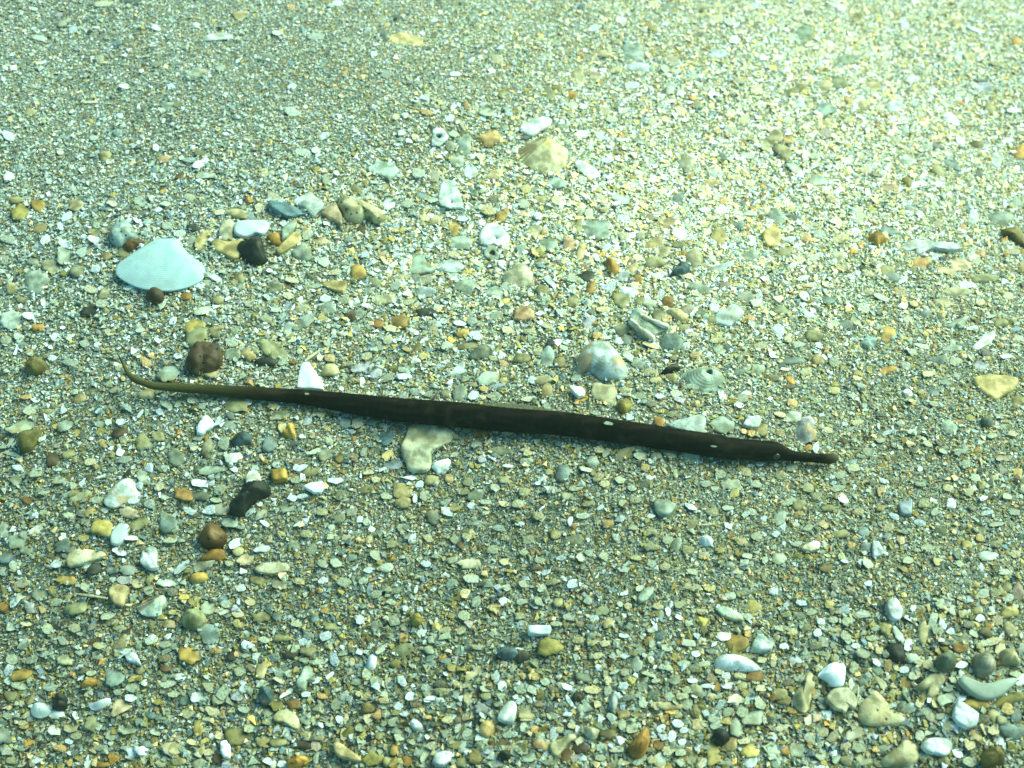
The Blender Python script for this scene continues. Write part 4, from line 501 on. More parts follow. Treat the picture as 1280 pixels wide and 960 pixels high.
named(F, 'shell fragment', 'thick cream triangular flake pointing up, below the round white holed piece', 'thick cream triangle',
    tile((640,240), [(-50,430),(-30,400),(20,365),(50,358),(100,390),(115,435),(100,465),(45,478),(-20,465)]), .0022, 'CH', 'stone', 'shell', n=30)
named('pebble', 'pebble', 'bright amber wedge-shaped pebble among the pale flakes', 'amber wedge pebble',
    tile((640,240), [(465,345),(485,332),(530,362),(536,395),(500,415),(478,390)]), .0024, 'A', 'stone', 'stone', n=26)
named('pebble', 'pebble', 'dark slate oval pebble with a pale speck, tilted upward', 'dark slate oval pebble',
    tile((640,240), [(788,425),(810,385),(845,352),(880,360),(892,395),(860,420),(820,425)]), .0028, 'DS', 'stone', 'stone', n=28)
named(F, 'shell fragment', 'pale bluish flake with scalloped jagged outline', 'pale scalloped flake',
    tile((640,240), [(1010,625),(1035,600),(1070,585),(1095,565),(1130,572),(1158,605),(1145,640),(1105,665),(1085,682),(1040,672),(1015,660)]), .0011, 'WH', 'chip', 'shell', n=34)
named('pebble', 'pebble', 'smooth cream oval pebble beside a dark olive one', 'cream oval pebble',
    tile((640,240), [(775,590),(800,580),(840,590),(880,625),(882,650),(850,655),(805,632)]), .0022, 'C', 'stone', 'shell', n=28)
named(F, 'shell fragment', 'pinkish tan flat flake with straight edges', 'pinkish tan flake',
    tile((640,240), [(5,640),(12,600),(45,570),(95,590),(115,615),(108,640),(50,650)]), .0012, 'PA', 'chip', 'shell', n=26, smooth=False)
named('stone', 'stone', 'blackish green flat sliver of stone above the oval shell with a hole', 'blackish sliver',
    tile((640,240), [(730,915),(765,885),(800,862),(840,868),(842,888),(800,900),(760,915)]), .0018, 'D', 'stone', 'stone', n=24, smooth=False)
named(F, 'shell fragment', 'large cream yellow rounded flake with a chipped side', 'big cream yellow flake',
    tile((960,240), [(-30,215),(-10,190),(20,180),(55,195),(65,230),(50,270),(10,285),(-20,265)]), .0016, 'CY', 'chip', 'shell', n=30)
named('pebble', 'pebble', 'bright orange angular pebble standing alone on the pale sand', 'bright orange pebble',
    tile((960,240), [(487,245),(505,215),(540,200),(575,220),(598,248),(560,262),(545,282),(520,262)]), .0024, 'A', 'stone', 'stone', n=24, smooth=False)
named(F, 'shell fragment', 'very long pale slab of worn shell lying level on the sand', 'long pale slab',
    tile((960,240), [(650,290),(680,258),(740,245),(830,258),(900,260),(955,275),(960,295),(900,300),(830,290),(760,320),(735,325),(720,300),(670,310)]), .0014, 'W', 'chip', 'shell', n=36, tilt=.04)
named('weed_blade', 'seaweed', 'curled olive brown blade of weed leaving the edge of the view', 'olive weed blade',
    Z([(1050,210),(1110,195),(1190,195),(1250,225),(1275,280),(1320,360),(1320,420),(1270,390),(1200,340),(1130,270),(1070,245)], 1120, 260), .0016, 'OB', 'stone', 'stone', n=34, lift=.001)
named('pebble', 'pebble', 'smooth flat grey oval pebble with a pale rim', 'flat grey oval pebble',
    tile((960,240), [(455,755),(475,732),(515,722),(548,730),(545,755),(520,780),(480,790),(460,778)]), .0012, 'HS', 'stone', 'stone', n=30)
named(F, 'shell fragment', 'large cream shell piece with a golden rim and a hollow in the middle', 'golden-rimmed shell piece',
    [(1216, 474), (1240, 470), (1262, 472), (1273, 477), (1266, 489), (1252, 497), (1242, 502), (1227, 493)], .0016, 'CY', 'chip', 'shell', n=34)
named('stone', 'stone', 'dark olive stone with a sharp raised corner near the picture edge beyond the tail', 'dark olive cornered stone',
    tile((0,480), [(88,290),(110,255),(160,235),(218,222),(215,250),(185,285),(160,325),(115,338),(92,320)]), .0034, 'DO', 'stone', 'stone', n=26, smooth=False)
named(F, 'shell fragment', 'white bent tooth-like flake below the thin tail', 'white tooth-like flake',
    tile((0,480), [(985,250),(990,210),(1015,165),(1035,158),(1065,185),(1078,210),(1040,235),(1010,260)]), .0012, 'W', 'chip', 'clam', n=26, smooth=False)
named('stone', 'stone', 'dark navy blue flat stone just below the tail of the fish', 'navy flat stone',
    tile((0,480), [(1150,285),(1185,250),(1230,238),(1262,262),(1258,295),(1215,312),(1170,315)]), .0022, 'SD', 'stone', 'stone', n=26, smooth=False)
named(F, 'shell fragment', 'broad white fan-like flake crossed by a curved growth line', 'broad white fan-like flake',
    tile((0,480), [(518,595),(530,555),(570,510),(610,478),(665,472),(688,510),(700,560),(680,590),(620,600),(560,618)]), .0014, 'WH', 'valve', 'limpet', n=34, apex=(158, 602), rough=.3)
named('stone', 'stone', 'long black knobbly stone lying aslant like a slug', 'long black slug-shaped stone',
    Z([(525,590),(580,520),(640,450),(700,380),(770,345),(850,342),(930,375),(960,410),(925,470),(850,500),(780,540),(710,590),(660,650),(590,660),(540,640)], 220, 560), .0044, 'D', 'stone', 'stone', n=40, tilt=.1, rough=2)
named(F, 'shell fragment', 'white blunt flake leaning on the long black stone', 'white flake on the black stone',
    Z([(700,360),(695,300),(730,240),(800,230),(840,270),(865,350),(800,345),(740,370)], 220, 560), .0010, 'W', 'chip', 'shell', n=26, smooth=False, lift=.0004)
named(F, 'shell fragment', 'white oval flake with rounded ends standing on its narrow side', 'white oval flake',
    tile((0,480), [(555,795),(560,750),(590,710),(630,700),(650,722),(635,765),(600,805),(570,808)]), .0012, 'WH', 'chip', 'clam', n=28)
named(F, 'shell fragment', 'white two-lobed flake like a molar tooth', 'white two-lobed flake',
    tile((0,480), [(700,890),(715,840),(745,822),(785,825),(790,860),(785,900),(795,925),(750,930),(715,912)]), .0014, 'W', 'chip', 'shell', n=30)
named('pebble', 'pebble', 'round rusty brown pebble with two dark pits', 'round rusty brown pebble',
    Z([(222,890),(250,830),(320,785),(400,768),(470,800),(510,860),(505,930),(450,980),(370,995),(280,980),(235,935)], 220, 560), .0044, 'B', 'stone', 'pitted', n=36, rough=.8)
named('stone', 'stone', 'rust red and brown flat stone just below the round rusty brown pebble', 'rust red flat stone',
    tile((0,480), [(990,880),(1020,850),(1070,825),(1125,830),(1128,860),(1100,882),(1040,885)]), .0016, 'AB', 'stone', 'stone', n=26)
named(F, 'shell fragment', 'long flat beige flake with a narrow end', 'long flat beige flake',
    tile((0,480), [(330,880),(345,850),(400,825),(470,835),(530,845),(538,865),(480,885),(420,905),(340,920)]), .0012, 'CH', 'chip', 'shell', n=30, smooth=False)
named(F, 'shell fragment', 'white leaf-shaped flake with a straight top and a curved lower edge', 'white leaf-shaped flake',
    tile((320,480), [(235,518),(270,500),(335,490),(345,520),(325,548),(290,550)]), .0010, 'W', 'chip', 'clam', n=26, smooth=False, lift=.0004)
named('stone', 'stone', 'amber rectangular stone with sharp corners', 'amber rectangular stone',
    tile((320,480), [(72,440),(120,430),(155,435),(160,485),(110,492),(85,490)]), .0018, 'AO', 'chip', 'stone', n=24, smooth=False)
named('stone', 'stone', 'yellow amber broken stone with a raised knob on top', 'yellow knobbed stone',
    tile((320,480), [(120,255),(150,225),(165,190),(190,200),(192,230),(205,255),(190,272),(150,270)]), .0020, 'AY', 'stone', 'stone', n=26, smooth=False, rough=2)
named(F, 'shell fragment', 'long smooth pale spindle-shaped flake', 'pale spindle-shaped flake',
    tile((320,480), [(-10,928),(20,902),(80,895),(150,898),(175,915),(150,940),(80,955),(20,948)]), .0010, 'CH', 'chip', 'shell', n=28)
named(F, 'shell fragment', 'white blunt pentagonal flake just above the back of the fish', 'white flake above the back',
    tile((640,480), [(290,30),(300,15),(350,20),(368,45),(360,65),(330,75)]), .0012, 'W', 'chip', 'shell', n=24, smooth=False, lift=.0004)
named('pebble', 'pebble', 'round yellow olive pebble just above the back of the fish', 'yellow olive pebble above the back',
    tile((640,480), [(520,110),(535,85),(575,75),(600,95),(600,120),(565,145),(535,135)]), .0024, 'YO', 'stone', 'stone', n=26)
named(F, 'shell fragment', 'big white wedge of shell whose lower edge disappears behind the fish', 'big white wedge behind the fish',
    tile((640,480), [(775,210),(800,190),(870,175),(900,165),(935,155),(968,165),(970,195),(960,225),(962,255),(900,250),(830,235)]), .0012, 'WH', 'chip', 'shell', n=34, smooth=False)
named(F, 'shell fragment', 'bright white four-sided flake above the gill cover of the fish', 'white four-sided flake above the head',
    tile((640,480), [(1150,210),(1175,168),(1235,162),(1248,185),(1232,222),(1195,225)]), .0012, 'W', 'chip', 'shell', n=26, smooth=False, lift=.0004)
named(F, 'shell fragment', 'pale wedge-shaped flake standing out of fine sand below the fish', 'pale wedge in fine sand',
    tile((640,480), [(708,590),(725,580),(770,590),(818,605),(812,640),(780,665),(745,665),(712,630)]), .0016, 'HG', 'chip', 'shell', n=28)
named(F, 'shell fragment', 'smooth white oval flake isolated in the fine sand below the head', 'isolated white oval flake',
    tile((640,480), [(932,778),(945,758),(980,755),(1005,775),(1000,800),(965,808),(940,798)]), .0012, 'W', 'valve', 'clam', n=26, apex=(881, 674))
named('shell', 'shell', 'white and amber patched rounded shell just above the snout of the fish', 'patched shell above the snout',
    [(900 + x / 7.11, 510 + y / 7.11) for x, y in [(660,210),(690,120),(720,70),(790,70),(840,110),(835,170),(860,220),(840,270),(790,300),(730,306),(680,275)]], .0022, 'WP', 'valve', 'limpet', n=34, apex=(1006, 537))
named('pebble', 'pebble', 'small green grey square pebble in the fine sand beyond the snout', 'green grey square pebble',
    tile((960,480), [(1058,180),(1085,162),(1122,168),(1125,205),(1100,222),(1068,212)]), .0020, 'DG', 'stone', 'stone', n=24)
named(F, 'shell fragment', 'blue grey squared flake in the fine sand below the snout', 'blue grey squared flake',
    tile((960,480), [(650,600),(680,588),(720,592),(718,625),(715,660),(680,665),(655,655)]), .0012, 'SL', 'chip', 'shell', n=26, smooth=False)
named(F, 'shell fragment', 'flat white flake with one long straight side, tapering, in plain fine sand', 'tapering pale flake',
    tile((960,480), [(162,830),(185,805),(235,785),(262,800),(255,830),(210,845)]), .0010, 'WC', 'chip', 'shell', n=24, smooth=False)
named(F, 'shell fragment', 'white trapezoid flake standing upright beside a small bluish grain', 'white trapezoid flake',
    tile((960,480), [(520,790),(550,788),(575,840),(560,865),(525,870),(515,830)]), .0012, 'W', 'chip', 'shell', n=24, smooth=False)
named(F, 'shell fragment', 'fluted bluish white flake crossed by dark grooves', 'fluted bluish flake',
    tile((0,720), [(678,152),(720,130),(770,100),(815,95),(832,118),(812,150),(800,190),(750,200),(700,185)]), .0012, 'H', 'valve', 'cockle', n=40, apex=(203, 748), ribs=8)
named(F, 'shell fragment', 'upright cream flake with a wide top and a narrow foot', 'upright cream flake',
    tile((0,720), [(548,70),(590,50),(640,55),(650,75),(628,110),(615,150),(580,145),(555,120)]), .0014, 'C', 'chip', 'shell', n=28)
named('stone', 'stone', 'flat orange stone lying level', 'flat orange stone',
    tile((0,720), [(940,10),(970,-12),(1030,-18),(1048,5),(1020,28),(970,35)]), .0014, 'AY', 'stone', 'stone', n=26)
named('pebble', 'pebble', 'round smooth olive pebble half sunk in the sand', 'round olive pebble',
    tile((0,720), [(905,215),(925,178),(975,165),(1020,180),(1030,220),(1000,252),(950,262),(915,245)]), .0034, 'OG', 'stone', 'stone', n=30)
named(F, 'shell fragment', 'white flake tapering downward to a sharp point', 'white sharp-pointed flake',
    tile((0,720), [(625,400),(655,380),(685,390),(700,425),(712,452),(675,440),(635,425)]), .0012, 'W', 'chip', 'shell', n=26, smooth=False)
named('pebble', 'pebble', 'small orange oblong pebble in coarse grey sand', 'orange oblong pebble',
    tile((0,720), [(400,545),(420,522),(460,512),(490,515),(480,540),(445,555),(410,560)]), .0018, 'A', 'stone', 'stone', n=24)
named(F, 'shell fragment', 'smooth bluish white rounded flake beside a black stone', 'smooth bluish white flake',
    tile((0,720), [(150,670),(165,638),(205,628),(255,650),(252,682),(210,705),(165,700)]), .0014, 'WH', 'valve', 'clam', n=28, apex=(51, 884))
named('stone', 'stone', 'rough black stone between two white flakes', 'rough black stone',
    tile((0,720), [(262,630),(280,595),(320,590),(345,620),(335,660),(300,672),(268,665)]), .0026, 'D', 'stone', 'stone', n=22, smooth=False, rough=2)
named(F, 'shell fragment', 'bright white slipper-shaped flake', 'white slipper-shaped flake',
    tile((0,720), [(435,645),(470,630),(520,612),(562,610),(560,632),(520,655),(470,668)]), .0014, 'W', 'valve', 'clam', n=28, apex=(126, 878))
named(F, 'shell fragment', 'ragged white star-like flake with four points', 'ragged star-like flake',
    tile((0,720), [(665,845),(700,862),(755,838),(745,875),(730,900),(700,905),(670,875)]), .0010, 'W', 'chip', 'shell', n=24, smooth=False)
named(F, 'shell fragment', 'white squared flake, tall and narrow, at the lower border', 'tall white squared flake',
    tile((0,720), [(1105,830),(1135,825),(1157,850),(1150,915),(1120,915),(1104,885)]), .0016, 'W', 'chip', 'shell', n=24, smooth=False)
named('pebble', 'pebble', 'round pale yellow green pebble in grey sand', 'pale yellow green pebble',
    tile((320,720), [(770,225),(785,195),(815,190),(835,215),(825,245),(790,248)]), .0020, 'YO', 'stone', 'stone', n=24)
named('stone', 'stone', 'flat dark slate stone half covered by sand grains', 'flat dark slate stone',
    tile((320,720), [(1195,390),(1220,358),(1265,350),(1310,365),(1335,395),(1290,420),(1230,415)]), .0020, 'DS', 'stone', 'stone', n=26, smooth=False)
named(F, 'shell fragment', 'white pill-shaped flake standing upright in grey sand', 'white pill-shaped flake',
    tile((320,720), [(552,445),(560,405),(580,382),(605,390),(605,430),(590,465),(562,465)]), .0012, 'W', 'valve', 'clam', n=26, apex=(465, 826))
named(F, 'shell fragment', 'pale flake bent like a boot', 'pale boot-like flake',
    tile((320,720), [(200,535),(225,500),(245,455),(280,460),(300,490),(275,515),(255,545),(245,575),(215,562)]), .0012, 'GH', 'chip', 'shell', n=30)
named('stone', 'stone', 'rough round bluish black stone', 'bluish black round stone',
    tile((320,720), [(10,590),(30,562),(70,560),(92,595),(80,632),(45,645),(15,625)]), .0030, 'DS', 'stone', 'pitted', n=26, rough=2)
named(F, 'shell fragment', 'large rounded pale green flat flake', 'rounded pale green flake',
    tile((320,720), [(85,710),(110,680),(150,670),(195,690),(220,730),(215,770),(180,760),(140,735),(100,730)]), .0010, 'GC', 'chip', 'shell', n=30)
named(F, 'shell fragment', 'lilac white lumpy flake near the lower border', 'lilac white lumpy flake',
    tile((320,720), [(768,735),(785,712),(820,730),(838,765),(820,782),(785,770)]), .0016, 'LW', 'stone', 'shell', n=26)
named(F, 'shell fragment', 'thick white wedge with rounded corners near the lower border', 'thick white wedge',
    tile((320,720), [(1208,715),(1225,670),(1265,630),(1300,640),(1300,700),(1282,740),(1235,735)]), .0016, 'W', 'chip', 'shell', n=28)
named(F, 'shell fragment', 'cream orange rounded piece near the lower border', 'cream orange rounded piece',
    tile((320,720), [(1115,775),(1125,735),(1165,720),(1200,740),(1198,775),(1165,805),(1130,800)]), .0024, 'CA', 'stone', 'shell', n=26)
named(F, 'shell fragment', 'white blocky flake cut by the lower border of the view', 'white blocky flake',
    tile((320,720), [(880,935),(900,890),(945,880),(985,890),(975,930),(940,955),(900,955)]), .0018, 'W', 'chip', 'shell', n=26, smooth=False)
named('pebble', 'pebble', 'black round pebble at the very bottom of the view', 'black round pebble',
    tile((320,720), [(1210,890),(1230,875),(1265,880),(1275,910),(1250,925),(1220,915)]), .0024, 'D', 'stone', 'stone', n=24)
named(F, 'shell fragment', 'long cream flake sloping down to a thin tip', 'cream flake with thin tip',
    tile((320,720), [(385,845),(405,832),(440,850),(480,880),(525,915),(520,932),(470,920),(415,905),(392,875)]), .0014, 'C', 'chip', 'shell', n=30, lift=.0006)
named('stone', 'stone', 'golden brown rough stone at the lower border', 'golden brown rough stone',
    tile((320,720), [(150,935),(170,905),(220,893),(268,905),(262,930),(215,955),(160,960)]), .0024, 'A', 'stone', 'pitted', n=24, smooth=False, rough=2)
named(F, 'shell fragment', 'bluish white rectangular flake with rounded corners, alone in fine sand', 'white rectangular flake',
    tile((640,720), [(75,255),(130,252),(192,252),(198,272),(188,295),(130,298),(80,298)]), .0016, 'WH', 'chip', 'clam', n=32, smooth=False, lift=.0004)
named(F, 'shell fragment', 'grey green blunt flake in the fine sand', 'grey green blunt flake',
    tile((640,720), [(625,120),(640,85),(680,55),(712,58),(700,95),(670,130),(640,135)]), .0010, 'GH', 'chip', 'shell', n=24, smooth=False)
named('pebble', 'pebble', 'small jet black pebble in fine sand', 'small jet black pebble',
    tile((640,720), [(298,600),(315,582),(350,585),(365,608),(340,625),(308,622)]), .0018, 'D', 'stone', 'stone', n=22)
named(F, 'shell fragment', 'lilac blue seed-shaped flake standing upright', 'lilac blue seed-shaped flake',
    tile((640,720), [(484,640),(492,600),(510,582),(528,600),(524,650),(508,680),(490,668)]), .0014, 'LH', 'valve', 'shell', n=26, apex=(766, 877))
named(F, 'shell fragment', 'long tapering pale grey flake', 'tapering grey flake',
    tile((640,720), [(1010,165),(1050,155),(1110,170),(1155,205),(1160,228),(1110,225),(1050,205)]), .0010, 'GH', 'chip', 'shell', n=26, smooth=False)
named(F, 'shell fragment', 'large smooth white slipper-like shell piece, broadest below the head end', 'large white slipper-like piece',
    tile((640,720), [(1010,440),(1025,405),(1075,383),(1140,388),(1195,415),(1240,450),(1235,468),(1170,472),(1110,468),(1040,468)]), .0020, 'W', 'valve', 'shell', n=34, apex=(916, 826))
named(F, 'shell fragment', 'white and grey pyramid-like flake just above the large white slipper-like piece', 'pyramid-like flake',
    tile((640,720), [(1188,380),(1200,335),(1225,295),(1265,310),(1305,350),(1295,385),(1240,390)]), .0020, 'WH', 'chip', 'shell', n=26, smooth=False)
named('stone', 'stone', 'large golden brown stone at the lower border', 'large golden brown stone',
    tile((640,720), [(575,870),(600,830),(640,780),(675,755),(690,800),(680,860),(650,905),(605,910)]), .0036, 'BA', 'stone', 'stone', n=30)
named(F, 'shell fragment', 'beige wing-shaped flake near the lower border', 'beige wing-shaped flake',
    tile((640,720), [(188,860),(200,830),(250,815),(300,795),(325,810),(285,840),(255,875),(225,905),(200,890)]), .0012, 'CG', 'chip', 'shell', n=28)
named(F, 'shell fragment', 'pale bean-shaped shell with a curled lip', 'pale bean-shaped shell',
    tile((640,720), [(358,775),(375,755),(415,752),(440,770),(438,795),(405,815),(375,800)]), .0018, 'CH', 'valve', 'limpet', n=26, apex=(740, 914))
named('stone', 'stone', 'jet black stone in a hollow, the darkest spot of the coarse sand', 'jet black hollow stone',
    tile((640,720), [(1000,800),(1015,765),(1050,760),(1085,785),(1090,820),(1055,848),(1015,840)]), .0024, 'D', 'stone', 'stone', n=24, smooth=False)
named(F, 'shell fragment', 'bright white flake with a clipped corner, tilted beside the coarse heap', 'white clipped flake',
    tile((960,720), [(587,150),(600,122),(630,115),(652,135),(662,165),(672,195),(650,225),(615,222),(595,190)]), .0018, 'W', 'chip', 'shell', n=28)
named(F, 'shell fragment', 'bright white pointed flake with a small grey dent in its middle', 'white dented flake',
    [(980 + x / 8, 800 + y / 8) for x, y in [(338,355),(390,290),(450,235),(520,215),(580,218),(618,260),(618,340),(600,440),(550,458),(480,455),(430,405),(380,375)]], .0016, 'W', 'valve', 'clam', n=34, apex=(1042, 842), lift=.0006)
named(F, 'shell fragment', 'large pale spoon-shaped shell piece hanging below the white dented flake', 'pale spoon-shaped piece',
    [(980 + x / 8, 800 + y / 8) for x, y in [(85,580),(105,510),(160,460),(215,420),(230,320),(260,300),(300,340),(320,430),(290,520),(270,600),(240,700),(200,718),(140,690),(95,640)]], .0020, 'CG', 'valve', 'shell', n=34, apex=(1002, 872))
named(F, 'shell fragment', 'pale shield-like flake with a broken bluish corner', 'pale shield-like flake',
    [(980 + x / 8, 800 + y / 8) for x, y in [(410,600),(440,540),(500,490),(600,490),(680,530),(720,600),(725,660),(690,690),(650,670),(610,740),(580,715),(510,700),(450,650)]], .0014, 'HC', 'chip', 'shell', n=34, lift=.0004)
named('stone', 'stone', 'dark pit-like black stone under the upright grains of the coarse heap', 'black stone in the coarse heap',
    [(980 + x / 8, 800 + y / 8) for x, y in [(1010,60),(1080,30),(1190,40),(1215,120),(1220,220),(1130,240),(1060,200),(1020,130)]], .0016, 'D', 'stone', 'stone', n=24, smooth=False)
named(F, 'shell fragment', 'large knobbly beige shell piece with dark pinholes', 'knobbly beige piece',
    [(1120 + x / 8, 800 + y / 8) for x, y in [(170,480),(250,420),(320,350),(380,290),(440,310),(505,360),(505,420),(450,480),(420,540),(350,580),(300,570),(320,500),(240,510)]], .0022, 'CG', 'stone', 'pitted', n=34, rough=1.4)
named('pebble', 'pebble', 'dark green grey round pebble in the coarse heap', 'dark green round pebble',
    [(1120 + x / 8, 800 + y / 8) for x, y in [(385,230),(420,160),(500,130),(590,160),(610,230),(580,300),(500,320),(430,300)]], .0034, 'DG', 'stone', 'stone', n=28)
named('pebble', 'pebble', 'pinkish grey round pebble carrying one white grain', 'pinkish round pebble',
    [(1120 + x / 8, 800 + y / 8) for x, y in [(765,240),(775,170),(830,130),(920,140),(980,190),(1000,270),(960,340),(890,370),(810,345)]], .0038, 'PG', 'stone', 'shell', n=30)
named(F, 'shell fragment', 'long pale crescent-shaped shell piece, one of the largest in the coarse heap', 'pale crescent piece',
    [(1120 + x / 8, 800 + y / 8) for x, y in [(610,420),(650,375),(720,400),(800,460),(870,450),(960,440),(1050,410),(1180,390),(1210,420),(1130,500),(1040,570),(940,602),(850,598),(770,560),(690,500)]], .0016, 'HG', 'chip', 'clam', n=40, lift=.0004)
named(F, 'shell fragment', 'broad bluish white flake with one straight cut end', 'broad bluish white flake',
    [(1120 + x / 8, 800 + y / 8) for x, y in [(570,680),(590,630),(670,625),(750,690),(825,745),(800,870),(700,900),(610,850),(560,770)]], .0016, 'WL', 'chip', 'shell', n=30, smooth=False, lift=.0004)
named('stone', 'stone', 'pale yellow green blocky stone at the edge of the coarse heap', 'pale green blocky stone',
    [(1120 + x / 8, 800 + y / 8) for x, y in [(1025,190),(1040,110),(1100,85),(1180,85),(1220,180),(1245,260),(1130,265),(1040,240)]], .0030, 'CG', 'stone', 'stone', n=24, smooth=False)
named(F, 'shell fragment', 'cream tongue-shaped flake at the edge beyond the coarse heap', 'cream tongue-shaped flake',
    tile((960,720), [(1162,190),(1185,160),(1225,150),(1255,170),(1250,195),(1210,210),(1175,212)]), .0020, 'CY', 'stone', 'shell', n=26)
named('stone', 'stone', 'large pale grey stone with fine pinholes beside the knobbly beige piece', 'pale pinholed stone',
    [(980 + x / 8, 800 + y / 8) for x, y in [(740,720),(760,620),(840,560),(860,500),(920,500),(980,560),(1050,640),(1080,720),(1180,760),(1240,800),(1180,850),(1000,860),(820,850),(745,790)]], .0018, 'GC', 'stone', 'pitted', n=36, rough=1.2)
named('stone', 'stone', 'olive brown round stone cut by the lower border of the view', 'olive brown round stone',
    tile((960,720), [(1065,905),(1090,865),(1140,858),(1180,885),(1182,930),(1150,955),(1090,955)]), .0034, 'OB', 'stone', 'stone', n=28)
named(F, 'shell fragment', 'large white ragged plate near the lower border', 'large white ragged plate',
    tile((960,720), [(762,850),(790,820),(850,812),(905,825),(920,860),(890,905),(840,895),(790,885)]), .0014, 'W', 'chip', 'shell', n=32)
named('stone', 'stone', 'large grey green stone filling the lower border', 'large grey green stone',
    tile((960,720), [(560,930),(600,885),(650,850),(680,810),(730,830),(760,890),(740,935),(690,955),(600,955)]), .0022, 'GC', 'stone', 'stone', n=30)
named(F, 'shell fragment', 'large pale angular flake with torn ends above the pitted stone', 'torn pale angular flake',
    tile((320,0), [(535,842),(590,825),(600,800),(640,815),(690,820),(720,860),(690,885),(665,905),(620,880),(570,865)]), .0010, 'H', 'chip', 'shell', n=30, smooth=False)
named(F, 'shell fragment', 'long white flake just above the yellow ribbed cockle shell', 'white flake above the cockle',
    tile((640,0), [(30,650),(60,625),(110,600),(160,590),(200,600),(195,625),(150,650),(95,690),(60,672)]), .0012, 'W', 'chip', 'shell', n=30, smooth=False, lift=.0006)

# ------------------------------------------------------------------ the fish
FT = [  # station x, upper edge y, lower edge y in the photograph
 (149.5,444,447),(153,449,456),(156,455.5,463),(159,461,470),(163,465.5,474.5),(168,469.2,478),(177,473.6,482),(188,476.8,486),(200,478.4,488),(222,479.3,490.5),(245,480.4,492),(270,481.3,494.3),(300,482.6,497.8),(330,484.0,501.0),
 (360,486.0,503.5),(390,487.8,507.5),(420,490.2,513.5),(450,493.0,519.5),(480,496.0,524.8),(510,498.6,528.4),(540,500.6,531.4),(570,502.8,534.0),(600,505.5,536.6),(630,509.0,539.5),
 (660,511.5,541.5),(690,513.5,543.3),(715,516.4,546.0),(740,520.2,549.2),(765,524.0,552.5),(790,527.6,555.8),(815,531.5,559.5),(840,535.5,563.0),(865,539.0,567.2),(890,543.0,571.5),(905,545.4,573.8),
 (925,546.8,576.0),(940,548.0,577.2),(952,549.2,578.2),(962,549.6,578.8),(970,551.0,578.6),(976,555.0,578.0),(982,559.4,577.6),(990,562.4,577.4),(1000,564.2,577.8),(1012,565.6,578.6),(1024,566.6,579.4),(1034,566.4,580.6),(1041,565.4,580.6),(1045.5,566.8,578.5),(1047,569.5,574.5)]
FT = np.array(FT, float)
FTC = (FT[:, 1] + FT[:, 2]) / 2; FT[:, 1] = FTC + (FT[:, 1] - FTC) * 1.0; FT[:, 2] = FTC + (FT[:, 2] - FTC) * 1.0
